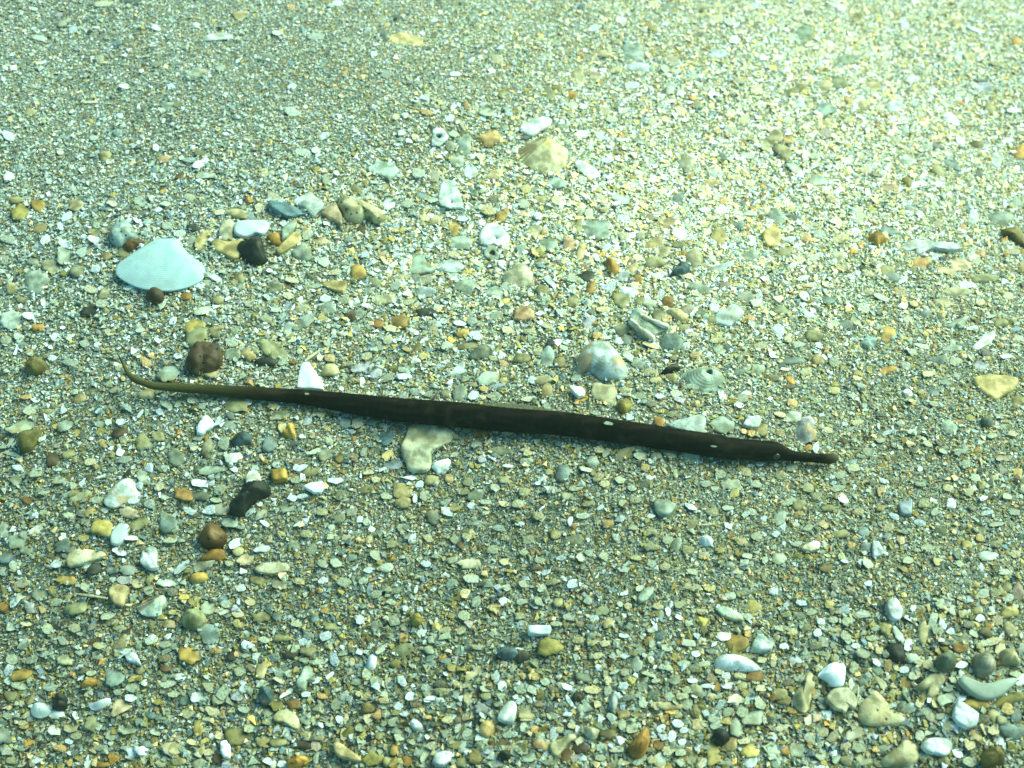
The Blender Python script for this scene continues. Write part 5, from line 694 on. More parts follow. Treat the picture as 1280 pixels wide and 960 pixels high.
def fish():
    xs = []
    x = 153.0
    # stations: three to a body ring, rings about nine pixels long
    xs = np.concatenate([np.linspace(149.5, 200, 34), np.linspace(202, 925, 340), np.linspace(926, 1047, 90)])
    up = np.interp(xs, FT[:, 0], FT[:, 1]); lo = np.interp(xs, FT[:, 0], FT[:, 2])
    ker = np.hanning(7); ker /= ker.sum()
    pad = lambda a: np.concatenate([np.full(3, a[0]), a, np.full(3, a[-1])])
    upS = np.convolve(pad(up), ker, 'valid'); loS = np.convolve(pad(lo), ker, 'valid')
    midp = np.stack([xs, (upS + loS) / 2], -1)
    half = (loS - upS) / 2
    # slope-corrected half thickness, seen square to the axis
    g = np.gradient(midp, axis=0); g /= np.linalg.norm(g, axis=1)[:, None]
    half = half * np.abs(g[:, 0]) ** .7
    r = half * mmpx(midp[:, 0], midp[:, 1])
    r = np.maximum(r, .00020)
    t = (xs - 149.5) / 897.5
    lift = .0003 + r * .72 + .0045 * np.clip((.10 - t) / .10, 0, 1)
    lift = np.where(t > .9, lift + .0012 * (t - .9) / .1, lift)
    lift = np.convolve(pad(lift), ker, 'valid')
    C = at(midp[:, 0], midp[:, 1], lift)
    # keep the fish straight where the bed undulates: smooth the height, then put each point back on its sight line
    z = C[:, 2]; kk = np.hanning(121); kk /= kk.sum()
    zs = np.convolve(np.concatenate([np.full(60, z[0]), z, np.full(60, z[-1])]), kk, 'valid') + .0001
    dx, dy, dz = ray(midp[:, 0], midp[:, 1]); tt = (zs - HCAM) / dz
    C = np.stack([dx * tt, dy * tt, zs], -1)
    T = np.gradient(C, axis=0); T /= np.linalg.norm(T, axis=1)[:, None]
    Zu = np.array([0, 0, 1.0]); S = np.cross(T, Zu); S /= np.linalg.norm(S, axis=1)[:, None]
    U = np.cross(S, T)
    NS = 28
    a = np.linspace(0, 2 * math.pi, NS, endpoint=False)
    ring = (xs / 8.6) % 1.0
    saw = np.where(t < .86, (1 - ring) * .03 - .01, 0)
    V = []; UV = []
    for i in range(len(xs)):
        # seven low ridges on the trunk, fading on the head
        rid = .05 * np.abs(np.cos(3.5 * (a - math.pi / 2))) if t[i] < .84 else .02 * np.abs(np.cos(3.5 * a))
        rr = r[i] * (.955 + rid + saw[i])
        w_, h_ = 1.0, 1.06
        if t[i] > .86: w_ = .86; h_ = 1.08
        V.append(C[i] + S[i] * (np.cos(a) * rr * w_)[:, None] + U[i] * (np.sin(a) * rr * h_)[:, None])
        UV.append(np.stack([np.full(NS, t[i]), (np.sin(a) + 1) / 2], -1))
    n = len(xs)
    f = [(i * NS + j, i * NS + (j + 1) % NS, (i + 1) * NS + (j + 1) % NS, (i + 1) * NS + j) for i in range(n - 1) for j in range(NS)]
    f.append(tuple(range(NS))[::-1]); f.append(tuple((n - 1) * NS + j for j in range(NS)))
    # skin
    m, nd, b = new_mat('pipefish_skin')
    uv = N(nd, 'ShaderNodeUVMap', uv_map='form'); sx = N(nd, 'ShaderNodeSeparateXYZ'); nd.links.new(uv.outputs[0], sx.inputs[0])
    tc = N(nd, 'ShaderNodeTexCoord')
    nz = N(nd, 'ShaderNodeTexNoise', i_Scale=260.0, i_Detail=4.0); nd.links.new(tc.outputs['Object'], nz.inputs['Vector'])
    mp = N(nd, 'ShaderNodeMapping'); mp.inputs['Scale'].default_value = (90, 900, 900); nd.links.new(tc.outputs['Object'], mp.inputs[0])
    nl = N(nd, 'ShaderNodeTexNoise', i_Scale=1.0, i_Detail=3.0); nd.links.new(mp.outputs[0], nl.inputs['Vector'])
    base = MIX(nd, SS(nd, nl.outputs[0], .45, .75), (.0035, .0028, .0014, 1), (.016, .011, .0050, 1))
    base = MIX(nd, M(nd, 'MULTIPLY', SS(nd, nz.outputs[0], .52, .70), .7), base, (.032, .025, .012, 1))
    rg = M(nd, 'SINE', M(nd, 'MULTIPLY', sx.outputs[0], 6.2832 * 895 / 8.6))
    base = MIX(nd, M(nd, 'MULTIPLY', SS(nd, rg, .6, 1.0), .2), base, (.018, .014, .008, 1))
    tail = M(nd, 'SUBTRACT', 1.0, SS(nd, sx.outputs[0], .0, .26))
    base = MIX(nd, M(nd, 'MULTIPLY', tail, .95), base, (.075, .078, .026, 1))
    vent = M(nd, 'SUBTRACT', 1.0, SS(nd, sx.outputs[1], .19, .31))
    base = MIX(nd, M(nd, 'MULTIPLY', vent, .8), base, (.26, .22, .12, 1))
    mouth = SS(nd, sx.outputs[0], .975, .998)
    base = MIX(nd, M(nd, 'MULTIPLY', mouth, .8), base, (.10, .085, .035, 1))
    nd.links.new(base, b.inputs['Base Color']); b.inputs['Roughness'].default_value = .62; b.inputs['Specular IOR Level'].default_value = .06
    bp = N(nd, 'ShaderNodeBump'); bp.inputs['Strength'].default_value = .5; bp.inputs['Distance'].default_value = .0001
    nd.links.new(M(nd, 'ADD', nl.outputs[0], nz.outputs[0]), bp.inputs['Height']); nd.links.new(bp.outputs[0], b.inputs['Normal'])
    root = bpy.data.objects.new('pipefish', None); COL.objects.link(root)
    ctr = C[len(C) // 2].copy(); ctr[2] -= r.max(); root.location = tuple(ctr)
    tag(root, 'long thin blackish brown pipefish lying across the sand, snout pointing away from the clam shell', 'fish')
    root.empty_display_size = .02
    body = link('body', np.vstack(V), f, m, None, True, np.vstack(UV), ctr)
    body.parent = root; body.location = (0, 0, 0)
    def child(name, v, ff, mat, sm=True):
        me = bpy.data.meshes.new(name); me.from_pydata((np.asarray(v) - ctr).tolist(), [], ff); me.materials.append(mat)
        if sm: me.polygons.foreach_set('use_smooth', np.ones(len(me.polygons), bool))
        o = bpy.data.objects.new(name, me); COL.objects.link(o); o.parent = root; return o
    # fins: thin translucent sheets with rays
    mf, nf, bf = new_mat('pipefish_fin')
    bf.inputs['Base Color'].default_value = (.20, .19, .10, 1); bf.inputs['Roughness'].default_value = .5
    tr = N(nf, 'ShaderNodeBsdfTransparent'); tr.inputs[0].default_value = (.85, .88, .8, 1); mx = N(nf, 'ShaderNodeMixShader'); mx.inputs[0].default_value = .55
    o_ = [x for x in nf.nodes if x.type == 'OUTPUT_MATERIAL'][0]
    nf.links.new(tr.outputs[0], mx.inputs[1]); nf.links.new(bf.outputs[0], mx.inputs[2]); nf.links.new(mx.outputs[0], o_.inputs[0])
    def fin(name, x0, x1, height, side, lean, k=26, mat=mf):
        v = []; ids = [np.argmin(abs(xs - q)) for q in np.linspace(x0, x1, k)]
        for q, i in enumerate(ids):
            s = q / (k - 1); h = height * (math.sin(math.pi * min(1, s * 1.15 + .02)) ** .6 if s < .9 else max(0, (1 - s) * 4.5)) * (1 + .06 * (q % 2))
            base_ = C[i] + U[i] * r[i] * .80 + S[i] * side * r[i] * .55
            tip = base_ + (S[i] * side * lean + U[i] * (1 - lean)) * h - T[i] * h * .35
            v += [base_ + S[i] * .00005, tip + S[i] * .00002, tip - S[i] * .00002, base_ - S[i] * .00005]
        ff = []
        for q in range(k - 1):
            for e in range(4): ff.append((q * 4 + e, q * 4 + (e + 1) % 4, (q + 1) * 4 + (e + 1) % 4, (q + 1) * 4 + e))
        return child(name, v, ff, mat, False)
    sgn = 1 if S[len(S) // 2][1] > 0 else -1       # the side away from the viewer
    fin('dorsal_fin', 598, 712, .0014, sgn, .75, 46)
    fin('pectoral_fin', 905, 928, .0005, sgn, .95, 12)
    # tail fin: a small pointed fan
    v = []
    i0 = 3
    for k, (ang, L) in enumerate(((-.5, .0016), (-.22, .0022), (0, .0025), (.22, .0022), (.5, .0016))):
        d = -T[i0] * math.cos(ang) + U[i0] * math.sin(ang)
        v += [C[i0] + d * L + S[i0] * .00006, C[i0] + d * L - S[i0] * .00006]
    v += [C[i0 + 3] + S[i0] * .0001, C[i0 + 3] - S[i0] * .0001]
    ff = []
    for k in range(4): ff += [(2 * k, 2 * k + 2, 10), (2 * k + 1, 11, 2 * k + 3), (2 * k, 2 * k + 1, 2 * k + 3, 2 * k + 2)]
    child('tail_fin', v, ff, mf, False)
    # eyes with pupils
    me_, ne, be = new_mat('pipefish_eye'); be.inputs['Base Color'].default_value = (.035, .028, .014, 1); be.inputs['Roughness'].default_value = .3
    mpup, np_, bpp = new_mat('pipefish_pupil'); bpp.inputs['Base Color'].default_value = (.004, .004, .004, 1); bpp.inputs['Roughness'].default_value = .12
    ie = np.argmin(abs(xs - 967))
    for sd_ in (1, -1):
        cen = C[ie] + S[ie] * sd_ * r[ie] * .70 + U[ie] * r[ie] * .38
        bm = bmesh.new(); bmesh.ops.create_uvsphere(bm, u_segments=20, v_segments=12, radius=.00075)
        ax = Vector(S[ie] * sd_ + U[ie] * .35).normalized(); R3 = ax.to_track_quat('Z', 'Y').to_matrix().to_4x4()
        bm.transform(Matrix.Translation(Vector(cen - ctr)) @ R3 @ Matrix.Diagonal((1, 1, .62, 1)))
        me = bpy.data.meshes.new('eye'); bm.to_mesh(me); bm.free(); me.materials.append(me_); me.polygons.foreach_set('use_smooth', np.ones(len(me.polygons), bool))
        oe = bpy.data.objects.new('eye', me); COL.objects.link(oe); oe.parent = root
        bm = bmesh.new(); bmesh.ops.create_uvsphere(bm, u_segments=16, v_segments=8, radius=.00036)
        bm.transform(Matrix.Translation(Vector(cen - ctr) + ax * .00034) @ R3 @ Matrix.Diagonal((1, 1, .45, 1)))
        me = bpy.data.meshes.new('pupil'); bm.to_mesh(me); bm.free(); me.materials.append(mpup); me.polygons.foreach_set('use_smooth', np.ones(len(me.polygons), bool))
        op = bpy.data.objects.new('pupil', me); COL.objects.link(op); op.parent = oe
    # pale flakes lying on the back
    for k, (fx, fy, L, W_, hh) in enumerate(((761, 529.5, 13, 4, 'tiny grey green flake resting on the back of the fish, the largest of three there'), (384, 492.5, 7, 2.4, 'minute pale flake resting on the thin tail part of the fish'), (892, 558, 8, 2, 'minute thread-like pale flake resting behind the head of the fish'))):
        i = np.argmin(abs(xs - fx)); ddx, ddy, ddz = ray(fx, fy)
        s_ = (fy - midp[i, 1]) / max(half[i], 1)
        aa = math.asin(max(-1, min(1, -s_))); 
        # point of the upper surface on this sight line
        org = np.array([0, 0, HCAM]); dv = np.array([float(ddx), float(ddy), float(ddz)]); dv /= np.linalg.norm(dv)
        body_ok = body.ray_cast(Vector(org - ctr), Vector(dv))
        if not body_ok[0]: continue
        p = np.array(body_ok[1]) + ctr; nn = np.array(body_ok[2])
        tx = T[i] - nn * np.dot(T[i], nn); tx /= np.linalg.norm(tx); ty = np.cross(nn, tx)
        mm = mmpx(fx, fy); k7 = 9; vv = []
        for lay, dh, sc in ((0, -.00005, 1), (1, .00004, .95), (2, .00005, .5)):
            for q in range(k7):
                th = 2 * math.pi * q / k7; jj = 1 + .15 * math.sin(q * 2.3 + k)
                vv.append(p + tx * math.cos(th) * L / 2 * mm * sc * jj + ty * math.sin(th) * W_ / 2 * mm * sc * jj * (1 if math.sin(th) > 0 else 1.3) + nn * dh)
        ff = [(l * k7 + q, l * k7 + (q + 1) % k7, (l + 1) * k7 + (q + 1) % k7, (l + 1) * k7 + q) for l in range(2) for q in range(k7)] + [tuple(18 + q for q in range(9)), tuple(range(9))[::-1]]
        o = link('shell_flake', np.array(vv), ff, piece_mat('G', 'shell'), None, False, None, p)
        tag(o, hh, 'shell flake')
    cover.append(np.vstack([np.stack([xs[::8], upS[::8] + 2.5], -1), np.stack([xs[::8], loS[::8] - 1.5], -1)[::-1]]))
    for fx_, nm in ((170, 'tip of the tail'), (300, 'thin tail part of the fish'), (480, 'hind part of the fish'), (660, 'back fin of the fish'), (820, 'front part of the fish'), (950, 'head of the fish'), (1030, 'mouth of the fish')):
        i = np.argmin(abs(xs - fx_)); marks.append((midp[i, 0], midp[i, 1], nm))
fish()

# ------------------------------------------------------------------ all the other pieces of the photograph
CNAME = {'W': 'white', 'C': 'cream', 'G': 'grey green', 'O': 'olive', 'A': 'amber', 'B': 'brown', 'D': 'blackish', 'S': 'slate blue', 'L': 'lilac grey', 'P': 'pinkish', 'Y': 'yellow', 'H': 'pale'}
items = []
for (cxi, ryi), txt in sorted(TILES.items(), key=lambda kv: (kv[0][1], kv[0][0])): pass
for (row, colm), txt in TILES.items():
    for e in txt.split(';'):
        x, y, L, W_, ang, code = e.split()
        fl = ''.join(c for c in code if c.islower()); cc = ''.join(c for c in code if c.isupper())
        items.append(dict(x=colm * 320 + float(x) / 4, y=row * 240 + float(y) / 4, L=float(L) / 4, W=float(W_) / 4, a=float(ang), c=cc, f=fl))
def inside(pt, poly):
    x, y = pt; P = np.asarray(poly); x1, y1 = P[:, 0], P[:, 1]; x2, y2 = np.roll(x1, -1), np.roll(y1, -1)
    c = ((y1 > y) != (y2 > y)) & (x < (x2 - x1) * (y - y1) / (y2 - y1 + 1e-12) + x1)
    return c.sum() % 2 == 1
items = [it for it in items if not any(inside((it['x'], it['y']), c) for c in cover)]
for it in items:
    stone = ('p' in it['f']) or (it['c'][0] in 'OABDS' and 'c' not in it['f'] and 't' not in it['f'] and 'r' not in it['f'] and 'k' not in it['f'])
    it['stone'] = stone
    if stone and it['c'][0] in 'G' and 'p' not in it['f']: it['stone'] = False
    it['area'] = it['L'] * it['W']
LIM = 288
def outline_of(it, r):
    L, W_, a = it['L'] / 2, it['W'] / 2, math.radians(it['a'])
    f = it['f']
    if it['stone'] or 'p' in f:
        n = 14 if it['area'] < 180 else 20
        th = np.linspace(0, 2 * math.pi, n, endpoint=False)
        k = 1 + .10 * np.sin(2 * th + r.uniform(0, 6)) * r.uniform(.3, 1) + .07 * np.sin(3 * th + r.uniform(0, 6)) + r.normal(0, .025, n)
        if r.random() < .65: k = k * (1 + r.normal(0, .07, n)); fct = r.integers(5, 8); k = k * (1 + .10 * np.abs(np.sin(fct * th / 2 + r.uniform(0, 6))))
        e = r.uniform(.75, 1.0)
        X = np.sign(np.cos(th)) * np.abs(np.cos(th)) ** e * L * k; Y = np.sign(np.sin(th)) * np.abs(np.sin(th)) ** e * W_ * k
    elif 's' in f:
        s = np.linspace(-1, 1, 6); bow = r.normal(0, .25) * W_
        X = np.concatenate([s * L, s[::-1] * L]); Y = np.concatenate([W_ * (1 - .35 * s ** 2) + bow * (1 - s ** 2), -W_ * (1 - .35 * s[::-1] ** 2) + bow * (1 - s[::-1] ** 2)])
    elif 'o' in f:
        th = np.linspace(0, 2 * math.pi, 16, endpoint=False); kq = 1 + .08 * np.sin(2 * th + r.uniform(0, 6)) + .09 * np.sin(3 * th + r.uniform(0, 6)) + r.normal(0, .05, 16); X = np.cos(th) * L * kq; Y = np.sin(th) * W_ * kq
    else:
        if 't' in f: base = [(-1, -.8), (1, -.7), (.1, 1)]
        elif 'r' in f: base = [(-1, -.9), (1, -1), (.95, .95), (-.9, 1)]
        else:
            k = int(r.integers(4, 8)); t0 = r.uniform(0, 6.28)
            base = [(math.cos(t0 + 2 * math.pi * (i + r.uniform(-.28, .28)) / k) * r.uniform(.85, 1.12), math.sin(t0 + 2 * math.pi * (i + r.uniform(-.05, .05)) / k) * r.uniform(.85, 1.12)) for i in range(k)]
        B = np.array(base, float); B = B + r.normal(0, .06, B.shape)
        m_ = (B.max(0) + B.min(0)) / 2; s_ = (B.max(0) - B.min(0)) / 2; B = (B - m_) / s_
        # subdivide and wear the edge a little
        Q = []
        for i in range(len(B)):
            p, q = B[i], B[(i + 1) % len(B)]
            for t in (.12, .37, .63, .88): Q.append(p + (q - p) * t + r.normal(0, .045, 2) + (p + q) / 2 * r.uniform(-.02, .10))
        Q = np.array(Q); X, Y = Q[:, 0] * L, Q[:, 1] * W_
    ca, sa = math.cos(a), math.sin(a)
    return np.stack([it['x'] + X * ca - Y * sa, it['y'] - (X * sa + Y * ca)], -1)

def words_of(it):
    c = it['c']
    col = CNAME[c[0]] if len(c) == 1 or c[0] == c[1] else CNAME[c[0]] + ' and ' + CNAME[c[1]]
    asp = it['L'] / max(it['W'], 1)
    d = math.sqrt(it['area'])
    size = 'minute' if d < 12 else 'tiny' if d < 14.5 else 'small' if d < 18 else 'fair-sized' if d < 22 else 'largish'
    if it['stone']:
        form = 'round' if asp < 1.15 else 'rounded' if asp < 1.35 else 'oval' if asp < 1.7 else 'oblong' if asp < 2.2 else 'flattened'
        if it['c'][0] == 'D' and asp > 2.2: form = 'sliver-like'
        return size, col, form + ' pebble'
    f = it['f']
    if 's' in f: form = 'thin rod-like'
    elif 'o' in f: form = 'ring-shaped'
    elif 't' in f: form = 'three-cornered'
    elif 'r' in f: form = 'squared'
    elif 'k' in f: form = 'layered'
    elif 'p' in f: form = 'rounded'
    else: form = 'angular' if asp < 1.3 else 'irregular' if asp < 1.6 else 'oblong' if asp < 2.1 else 'narrow'
    return size, col, form + ' shell flake'
MK = [(x, y, s) for x, y, s in marks]
used_labels = {}
def describe(it):
    size, col, noun = words_of(it)
    p = np.array([it['x'], it['y']])
    near = sorted(MK, key=lambda m: (m[0] - p[0]) ** 2 + (m[1] - p[1]) ** 2)[:9]
    def wd(s): return len(s.split())
    cands = []
    m = near[0]; dx_, dy_ = p[0] - m[0], p[1] - m[1]; d = math.hypot(dx_, dy_)
    if abs(dy_) > abs(dx_) * 1.3:
        cands.append((d * 1.0, '%s the %s' % ('just below' if dy_ > 0 and d < 45 else 'below' if dy_ > 0 else 'just above' if d < 45 else 'above', m[2])))
    elif d < 50: cands.append((d * 1.3, 'beside the %s' % m[2]))
    for i in range(len(near)):
        for j in range(i + 1, len(near)):
            a_, b_ = np.array(near[i][:2]), np.array(near[j][:2]); D = np.linalg.norm(a_ - b_)
            if D < 25: continue
            e = (np.linalg.norm(p - a_) + np.linalg.norm(p - b_)) / D
            if e < 1.25: cands.append((D * .55 * e ** 3, 'between the %s and the %s' % (near[i][2], near[j][2])))
    for m in near[:5]:
        dx_, dy_ = p[0] - m[0], p[1] - m[1]; d = math.hypot(dx_, dy_)
        v = 'above' if dy_ < 0 else 'below'
        side = 'snout' if dx_ > 0 else 'tail'
        if abs(dx_) > abs(dy_) * .5: cands.append((d * 1.6 + 20, '%s the %s, towards the %s side' % (v if abs(dy_) > abs(dx_) * .35 else 'level with', m[2], side)))
        else: cands.append((d * 1.3 + 10, 'straight %s the %s' % (v, m[2])))
    cands.sort()
    for extra in ('', 'slanting '):
        for _, c in cands:
            if extra and not (20 < abs(it['a']) < 70): continue
            for lab in ('%s %s%s %s' % (size, extra, col + ' ' + noun, c), '%s %s%s %s' % (size, extra, col + ' ' + noun.replace(' shell flake', ' flake'), c), '%s%s %s' % (extra, col + ' ' + noun.replace(' shell flake', ' flake'), c)):
                lab = lab.strip()
                if len(lab.split()) <= 16 and lab.lower() not in used_labels and noun.split()[-1] in lab:
                    used_labels[lab.lower()] = 1
                    return lab[0] + lab[1:]
    lab = '%s %s straight %s the %s' % (col, noun, 'below' if p[1] > near[1][1] else 'above', near[1][2])
    used_labels[lab.lower()] = 1
    return lab
st = sorted([i for i in items if i['stone']], key=lambda i: -i['area']); sh = sorted([i for i in items if not i['stone']], key=lambda i: -i['area'])
n_sh = sum(1 for o in bpy.data.objects if o.name.startswith('shell_fragment')); n_pb = sum(1 for o in bpy.data.objects if o.name.startswith('pebble'))
obj_items = sh[:LIM - n_sh] + st[:LIM - n_pb]
rest = sh[LIM - n_sh:] + st[LIM - n_pb:]
rr = np.random.default_rng(77)
def make_piece(it, i):
    O = outline_of(it, rr); size_m = math.sqrt(it['area']) * mmpx(it['x'], it['y'])
    if it['stone'] or 'p' in it['f']:
        if it['stone']: sty, th = 'stone', size_m * rr.uniform(.12, .26)
        else: sty, th = 'stone', size_m * rr.uniform(.09, .17)
        rg = [0, .4, .72, .92, 1.0]
    else:
        sty, th = 'chip', min(.0005, max(.00018, size_m * rr.uniform(.05, .10)))
        rg = [0, .5, .9, 1.0]
    return O, sty, th, rg
for i, it in enumerate(obj_items):
    O, sty, th, rg = make_piece(it, i)
    lab = describe(it)
    ms = 'stone' if it['stone'] else ('layered' if 'k' in it['f'] else 'shell')
    kw = {}
    if 'o' in it['f']:
        kw = dict(hole=(it['x'], it['y'], it['L'] * .17), apex=(it['x'], it['y'])); sty = 'chip'; rg = [0, .35, .7, .92, 1.0]; th = max(th, .0006)
    code = ''.join(sorted(set(it['c']), key=it['c'].index))
    soft = .38 if code[0] in 'GHOCS' and it['area'] < 420 else .12 if code[0] in 'WLPY' else .06
    o = solid('pebble' if it['stone'] else 'shell_fragment', O, th, piece_mat(code, ms, soft), sty, rings=rg, seed=i + 500, tilt=.16 if sty == 'chip' else .1,
              lift=rr.uniform(-.0002, .0002), rough=1.2 if sty == 'chip' else 1.0, **kw)
    tag(o, lab, 'pebble' if it['stone'] else 'shell fragment', 'loose pebbles in the sand' if it['stone'] else 'broken shell pieces strewn over the sand')
    cover.append(O)

# ------------------------------------------------------------------ loose stuff: smaller pieces of the photograph, then the sand itself
def hull(npts, flat, seed, drop=True):
    r = np.random.default_rng(seed)
    p = r.normal(0, 1, (npts, 3)); p /= np.linalg.norm(p, axis=1)[:, None]
    p *= r.uniform(.8, 1.1, (npts, 1)); p[:, 2] *= flat; p[:, 0] *= r.uniform(.75, 1.3)
    bm = bmesh.new()
    vs = [bm.verts.new(q) for q in p]
    g = bmesh.ops.convex_hull(bm, input=vs)
    bmesh.ops.delete(bm, geom=[e for e in bm.verts if not e.link_faces], context='VERTS')
    if drop:
        bm.normal_update()
        bmesh.ops.delete(bm, geom=[f for f in bm.faces if f.normal.z < -.45], context='FACES')
        bmesh.ops.delete(bm, geom=[e for e in bm.verts if not e.link_faces], context='VERTS')
    bmesh.ops.triangulate(bm, faces=bm.faces[:])
    bm.verts.index_update()
    v = np.array([q.co[:] for q in bm.verts]); f = np.array([[q.index for q in fc.verts] for fc in bm.faces], np.int64)
    bm.free()
    m_ = (v.max(0) + v.min(0)) / 2; s = (v.max(0) - v.min(0))[:2].max() / 2
    return (v - m_) / s, f

def rots(n, r, tiltmax):
    az = r.uniform(0, 2 * math.pi, n); tx = np.abs(r.normal(0, tiltmax, n)); td = r.uniform(0, 2 * math.pi, n)
    tx = np.minimum(tx, 1.35)
    ca, sa = np.cos(az), np.sin(az)
    Rz = np.zeros((n, 3, 3)); Rz[:, 0, 0] = ca; Rz[:, 0, 1] = -sa; Rz[:, 1, 0] = sa; Rz[:, 1, 1] = ca; Rz[:, 2, 2] = 1
    ux, uy = np.cos(td), np.sin(td); c, s = np.cos(tx), np.sin(tx)
    R = np.zeros((n, 3, 3))
    R[:, 0, 0] = c + ux * ux * (1 - c); R[:, 0, 1] = ux * uy * (1 - c); R[:, 0, 2] = uy * s
    R[:, 1, 0] = ux * uy * (1 - c); R[:, 1, 1] = c + uy * uy * (1 - c); R[:, 1, 2] = -ux * s
    R[:, 2, 0] = -uy * s; R[:, 2, 1] = ux * s; R[:, 2, 2] = c
    return R @ Rz

def scatter(name, pos, scl, tint, templates, r, tilt, mat, label=None):
    n = len(pos); which = r.integers(0, len(templates), n)
    R = rots(n, r, tilt) * scl[:, None, None]
    VV = []; FF = []; CC = []; base = 0
    for k, (v, f) in enumerate(templates):
        ix = np.nonzero(which == k)[0]
        if not len(ix): continue
        w_ = np.einsum('nij,vj->nvi', R[ix], v) + pos[ix][:, None, :]
        VV.append(w_.reshape(-1, 3)); CC.append(np.repeat(tint[ix], len(v), 0))
        FF.append((f[None] + (base + np.arange(len(ix)) * len(v))[:, None, None]).reshape(-1, 3)); base += len(ix) * len(v)
    V = np.vstack(VV).astype(np.float32); Fc = np.vstack(FF).astype(np.int32); C = np.vstack(CC).astype(np.float32)
    me = bpy.data.meshes.new(name)
    me.vertices.add(len(V)); me.vertices.foreach_set('co', V.ravel())
    me.loops.add(len(Fc) * 3); me.loops.foreach_set('vertex_index', Fc.ravel())
    me.polygons.add(len(Fc)); me.polygons.foreach_set('loop_start', np.arange(0, len(Fc) * 3, 3, dtype=np.int32))
    try: me.polygons.foreach_set('loop_total', np.full(len(Fc), 3, np.int32))
    except Exception: pass
    at_ = me.attributes.new('tint', 'FLOAT_COLOR', 'POINT'); at_.data.foreach_set('color', np.column_stack([C, np.ones(len(C))]).astype(np.float32).ravel())
    me.polygons.foreach_set('use_smooth', np.zeros(len(Fc), bool))
    me.materials.append(mat); me.update(calc_edges=True)
    o = bpy.data.objects.new(name, me); COL.objects.link(o); tag(o, label, None, None, 'stuff')
    print(name, n, 'pieces', len(Fc), 'triangles')
    return o

# mask of what must stay bare, in picture pixels with a margin
MX0, MY0, MW, MH = -160, -120, 1600, 1200
mask = np.zeros((MH, MW), np.uint8)
def fill(poly, shrink, val=1):
    P = np.asarray(poly, float); c = P.mean(0); P = c + (P - c) * shrink
    x0, x1 = int(P[:, 0].min()) - 1, int(P[:, 0].max()) + 2; y0, y1 = int(P[:, 1].min()) - 1, int(P[:, 1].max()) + 2
    x0, x1 = max(x0, MX0), min(x1, MX0 + MW); y0, y1 = max(y0, MY0), min(y1, MY0 + MH)
    if x1 <= x0 or y1 <= y0: return
    gx, gy = np.meshgrid(np.arange(x0, x1), np.arange(y0, y1))
    ins = np.zeros(gx.shape, bool)
    for i in range(len(P)):
        ax, ay = P[i]; bx, by = P[(i + 1) % len(P)]
        ins ^= ((ay > gy) != (by > gy)) & (gx < (bx - ax) * (gy - ay) / (by - ay + 1e-9) + ax)
    mask[y0 - MY0:y1 - MY0, x0 - MX0:x1 - MX0][ins] = val
for c in cover: fill(c, .86)
def masked(px, py):
    ix = np.clip(np.round(px - MX0).astype(int), 0, MW - 1); iy = np.clip(np.round(py - MY0).astype(int), 0, MH - 1)
    return mask[iy, ix] > 0

GM = grain_mat()
# coarseness of the sand across the picture (0 fine, 1 coarse)
def blob(px, py, cx, cy, sx, sy): return np.exp(-((px - cx) / sx) ** 2 - ((py - cy) / sy) ** 2)
def coarse(px, py):
    c = .30 + .45 * blob(px, py, 700, 330, 330, 150) + .35 * blob(px, py, 1050, 160, 350, 160) + .55 * blob(px, py, 1150, 880, 230, 110) + .55 * blob(px, py, 300, 960, 900, 170)
    c += .25 * blob(px, py, 300, 300, 200, 110) + .2 * blob(px, py, 620, 930, 400, 70)
    c -= .35 * blob(px, py, 350, 90, 330, 110) + .22 * blob(px, py, 720, 640, 260, 110) + .15 * blob(px, py, 1120, 600, 200, 120)
    return np.clip(c, 0, 1)
def warm_lit(px, py): return np.clip(.9 * blob(px, py, 1060, 120, 480, 260) + .4 * blob(px, py, 760, 300, 260, 120), 0, 1)  # where grains are paler and sunlight is painted into them

CODES = ['G', 'H', 'W', 'C', 'O', 'A', 'Y', 'B', 'D', 'S', 'P', 'L']
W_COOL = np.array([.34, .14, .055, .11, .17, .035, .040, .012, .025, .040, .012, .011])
W_WARM_LIT = np.array([.08, .19, .25, .31, .05, .045, .06, .006, .008, .006, .016, .004])  # partly paler shell sand, partly sunlight of the upper right put into colour
W_AQUA_HAZE = np.array([.22, .36, .19, .05, .06, .010, .010, .006, .012, .09, .004, .03])  # cyan haze of the far left put into the grain colours
W_DIM = np.array([.37, .09, .035, .085, .25, .035, .030, .022, .055, .050, .008, .010])  # olive and grey grains that also paint the near bed's dimmer light
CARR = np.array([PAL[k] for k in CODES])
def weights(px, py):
    wv = warm_lit(px, py)[:, None]; dv = np.clip(np.clip((py - 380) / 300, 0, 1) + .35 * blob(px, py, 0, 480, 300, 300), 0, 1)[:, None]; av = np.clip(1.2 * blob(px, py, 60, 120, 520, 420), 0, 1)[:, None]
    Wt = (W_COOL[None] * (1 - dv) + W_DIM[None] * dv) * (1 - av) + W_AQUA_HAZE[None] * av
    Wt = Wt * (1 - wv) + W_WARM_LIT[None] * wv
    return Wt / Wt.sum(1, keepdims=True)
def tints(px, py, r, darker=1.0):
    Wt = weights(px, py)
    u = r.random(len(px))[:, None]; k = (np.cumsum(Wt, 1) < u).sum(1).clip(0, len(CODES) - 1)
    j = (k + r.integers(0, len(CODES), len(px))) % len(CODES)
    m_ = r.uniform(0, .35, len(px))[:, None]
    c = CARR[k] * (1 - m_) + CARR[j] * m_
    c = c * (1 + .60 * warm_lit(px, py)[:, None]) * (1 - .14 * np.clip((py - 380) / 300, 0, 1)[:, None])  # painted light gradient: brighter towards upper right, darker towards the bottom
    return np.clip(c * np.exp(r.normal(0, .24, len(px)))[:, None] * darker, .01, .88)

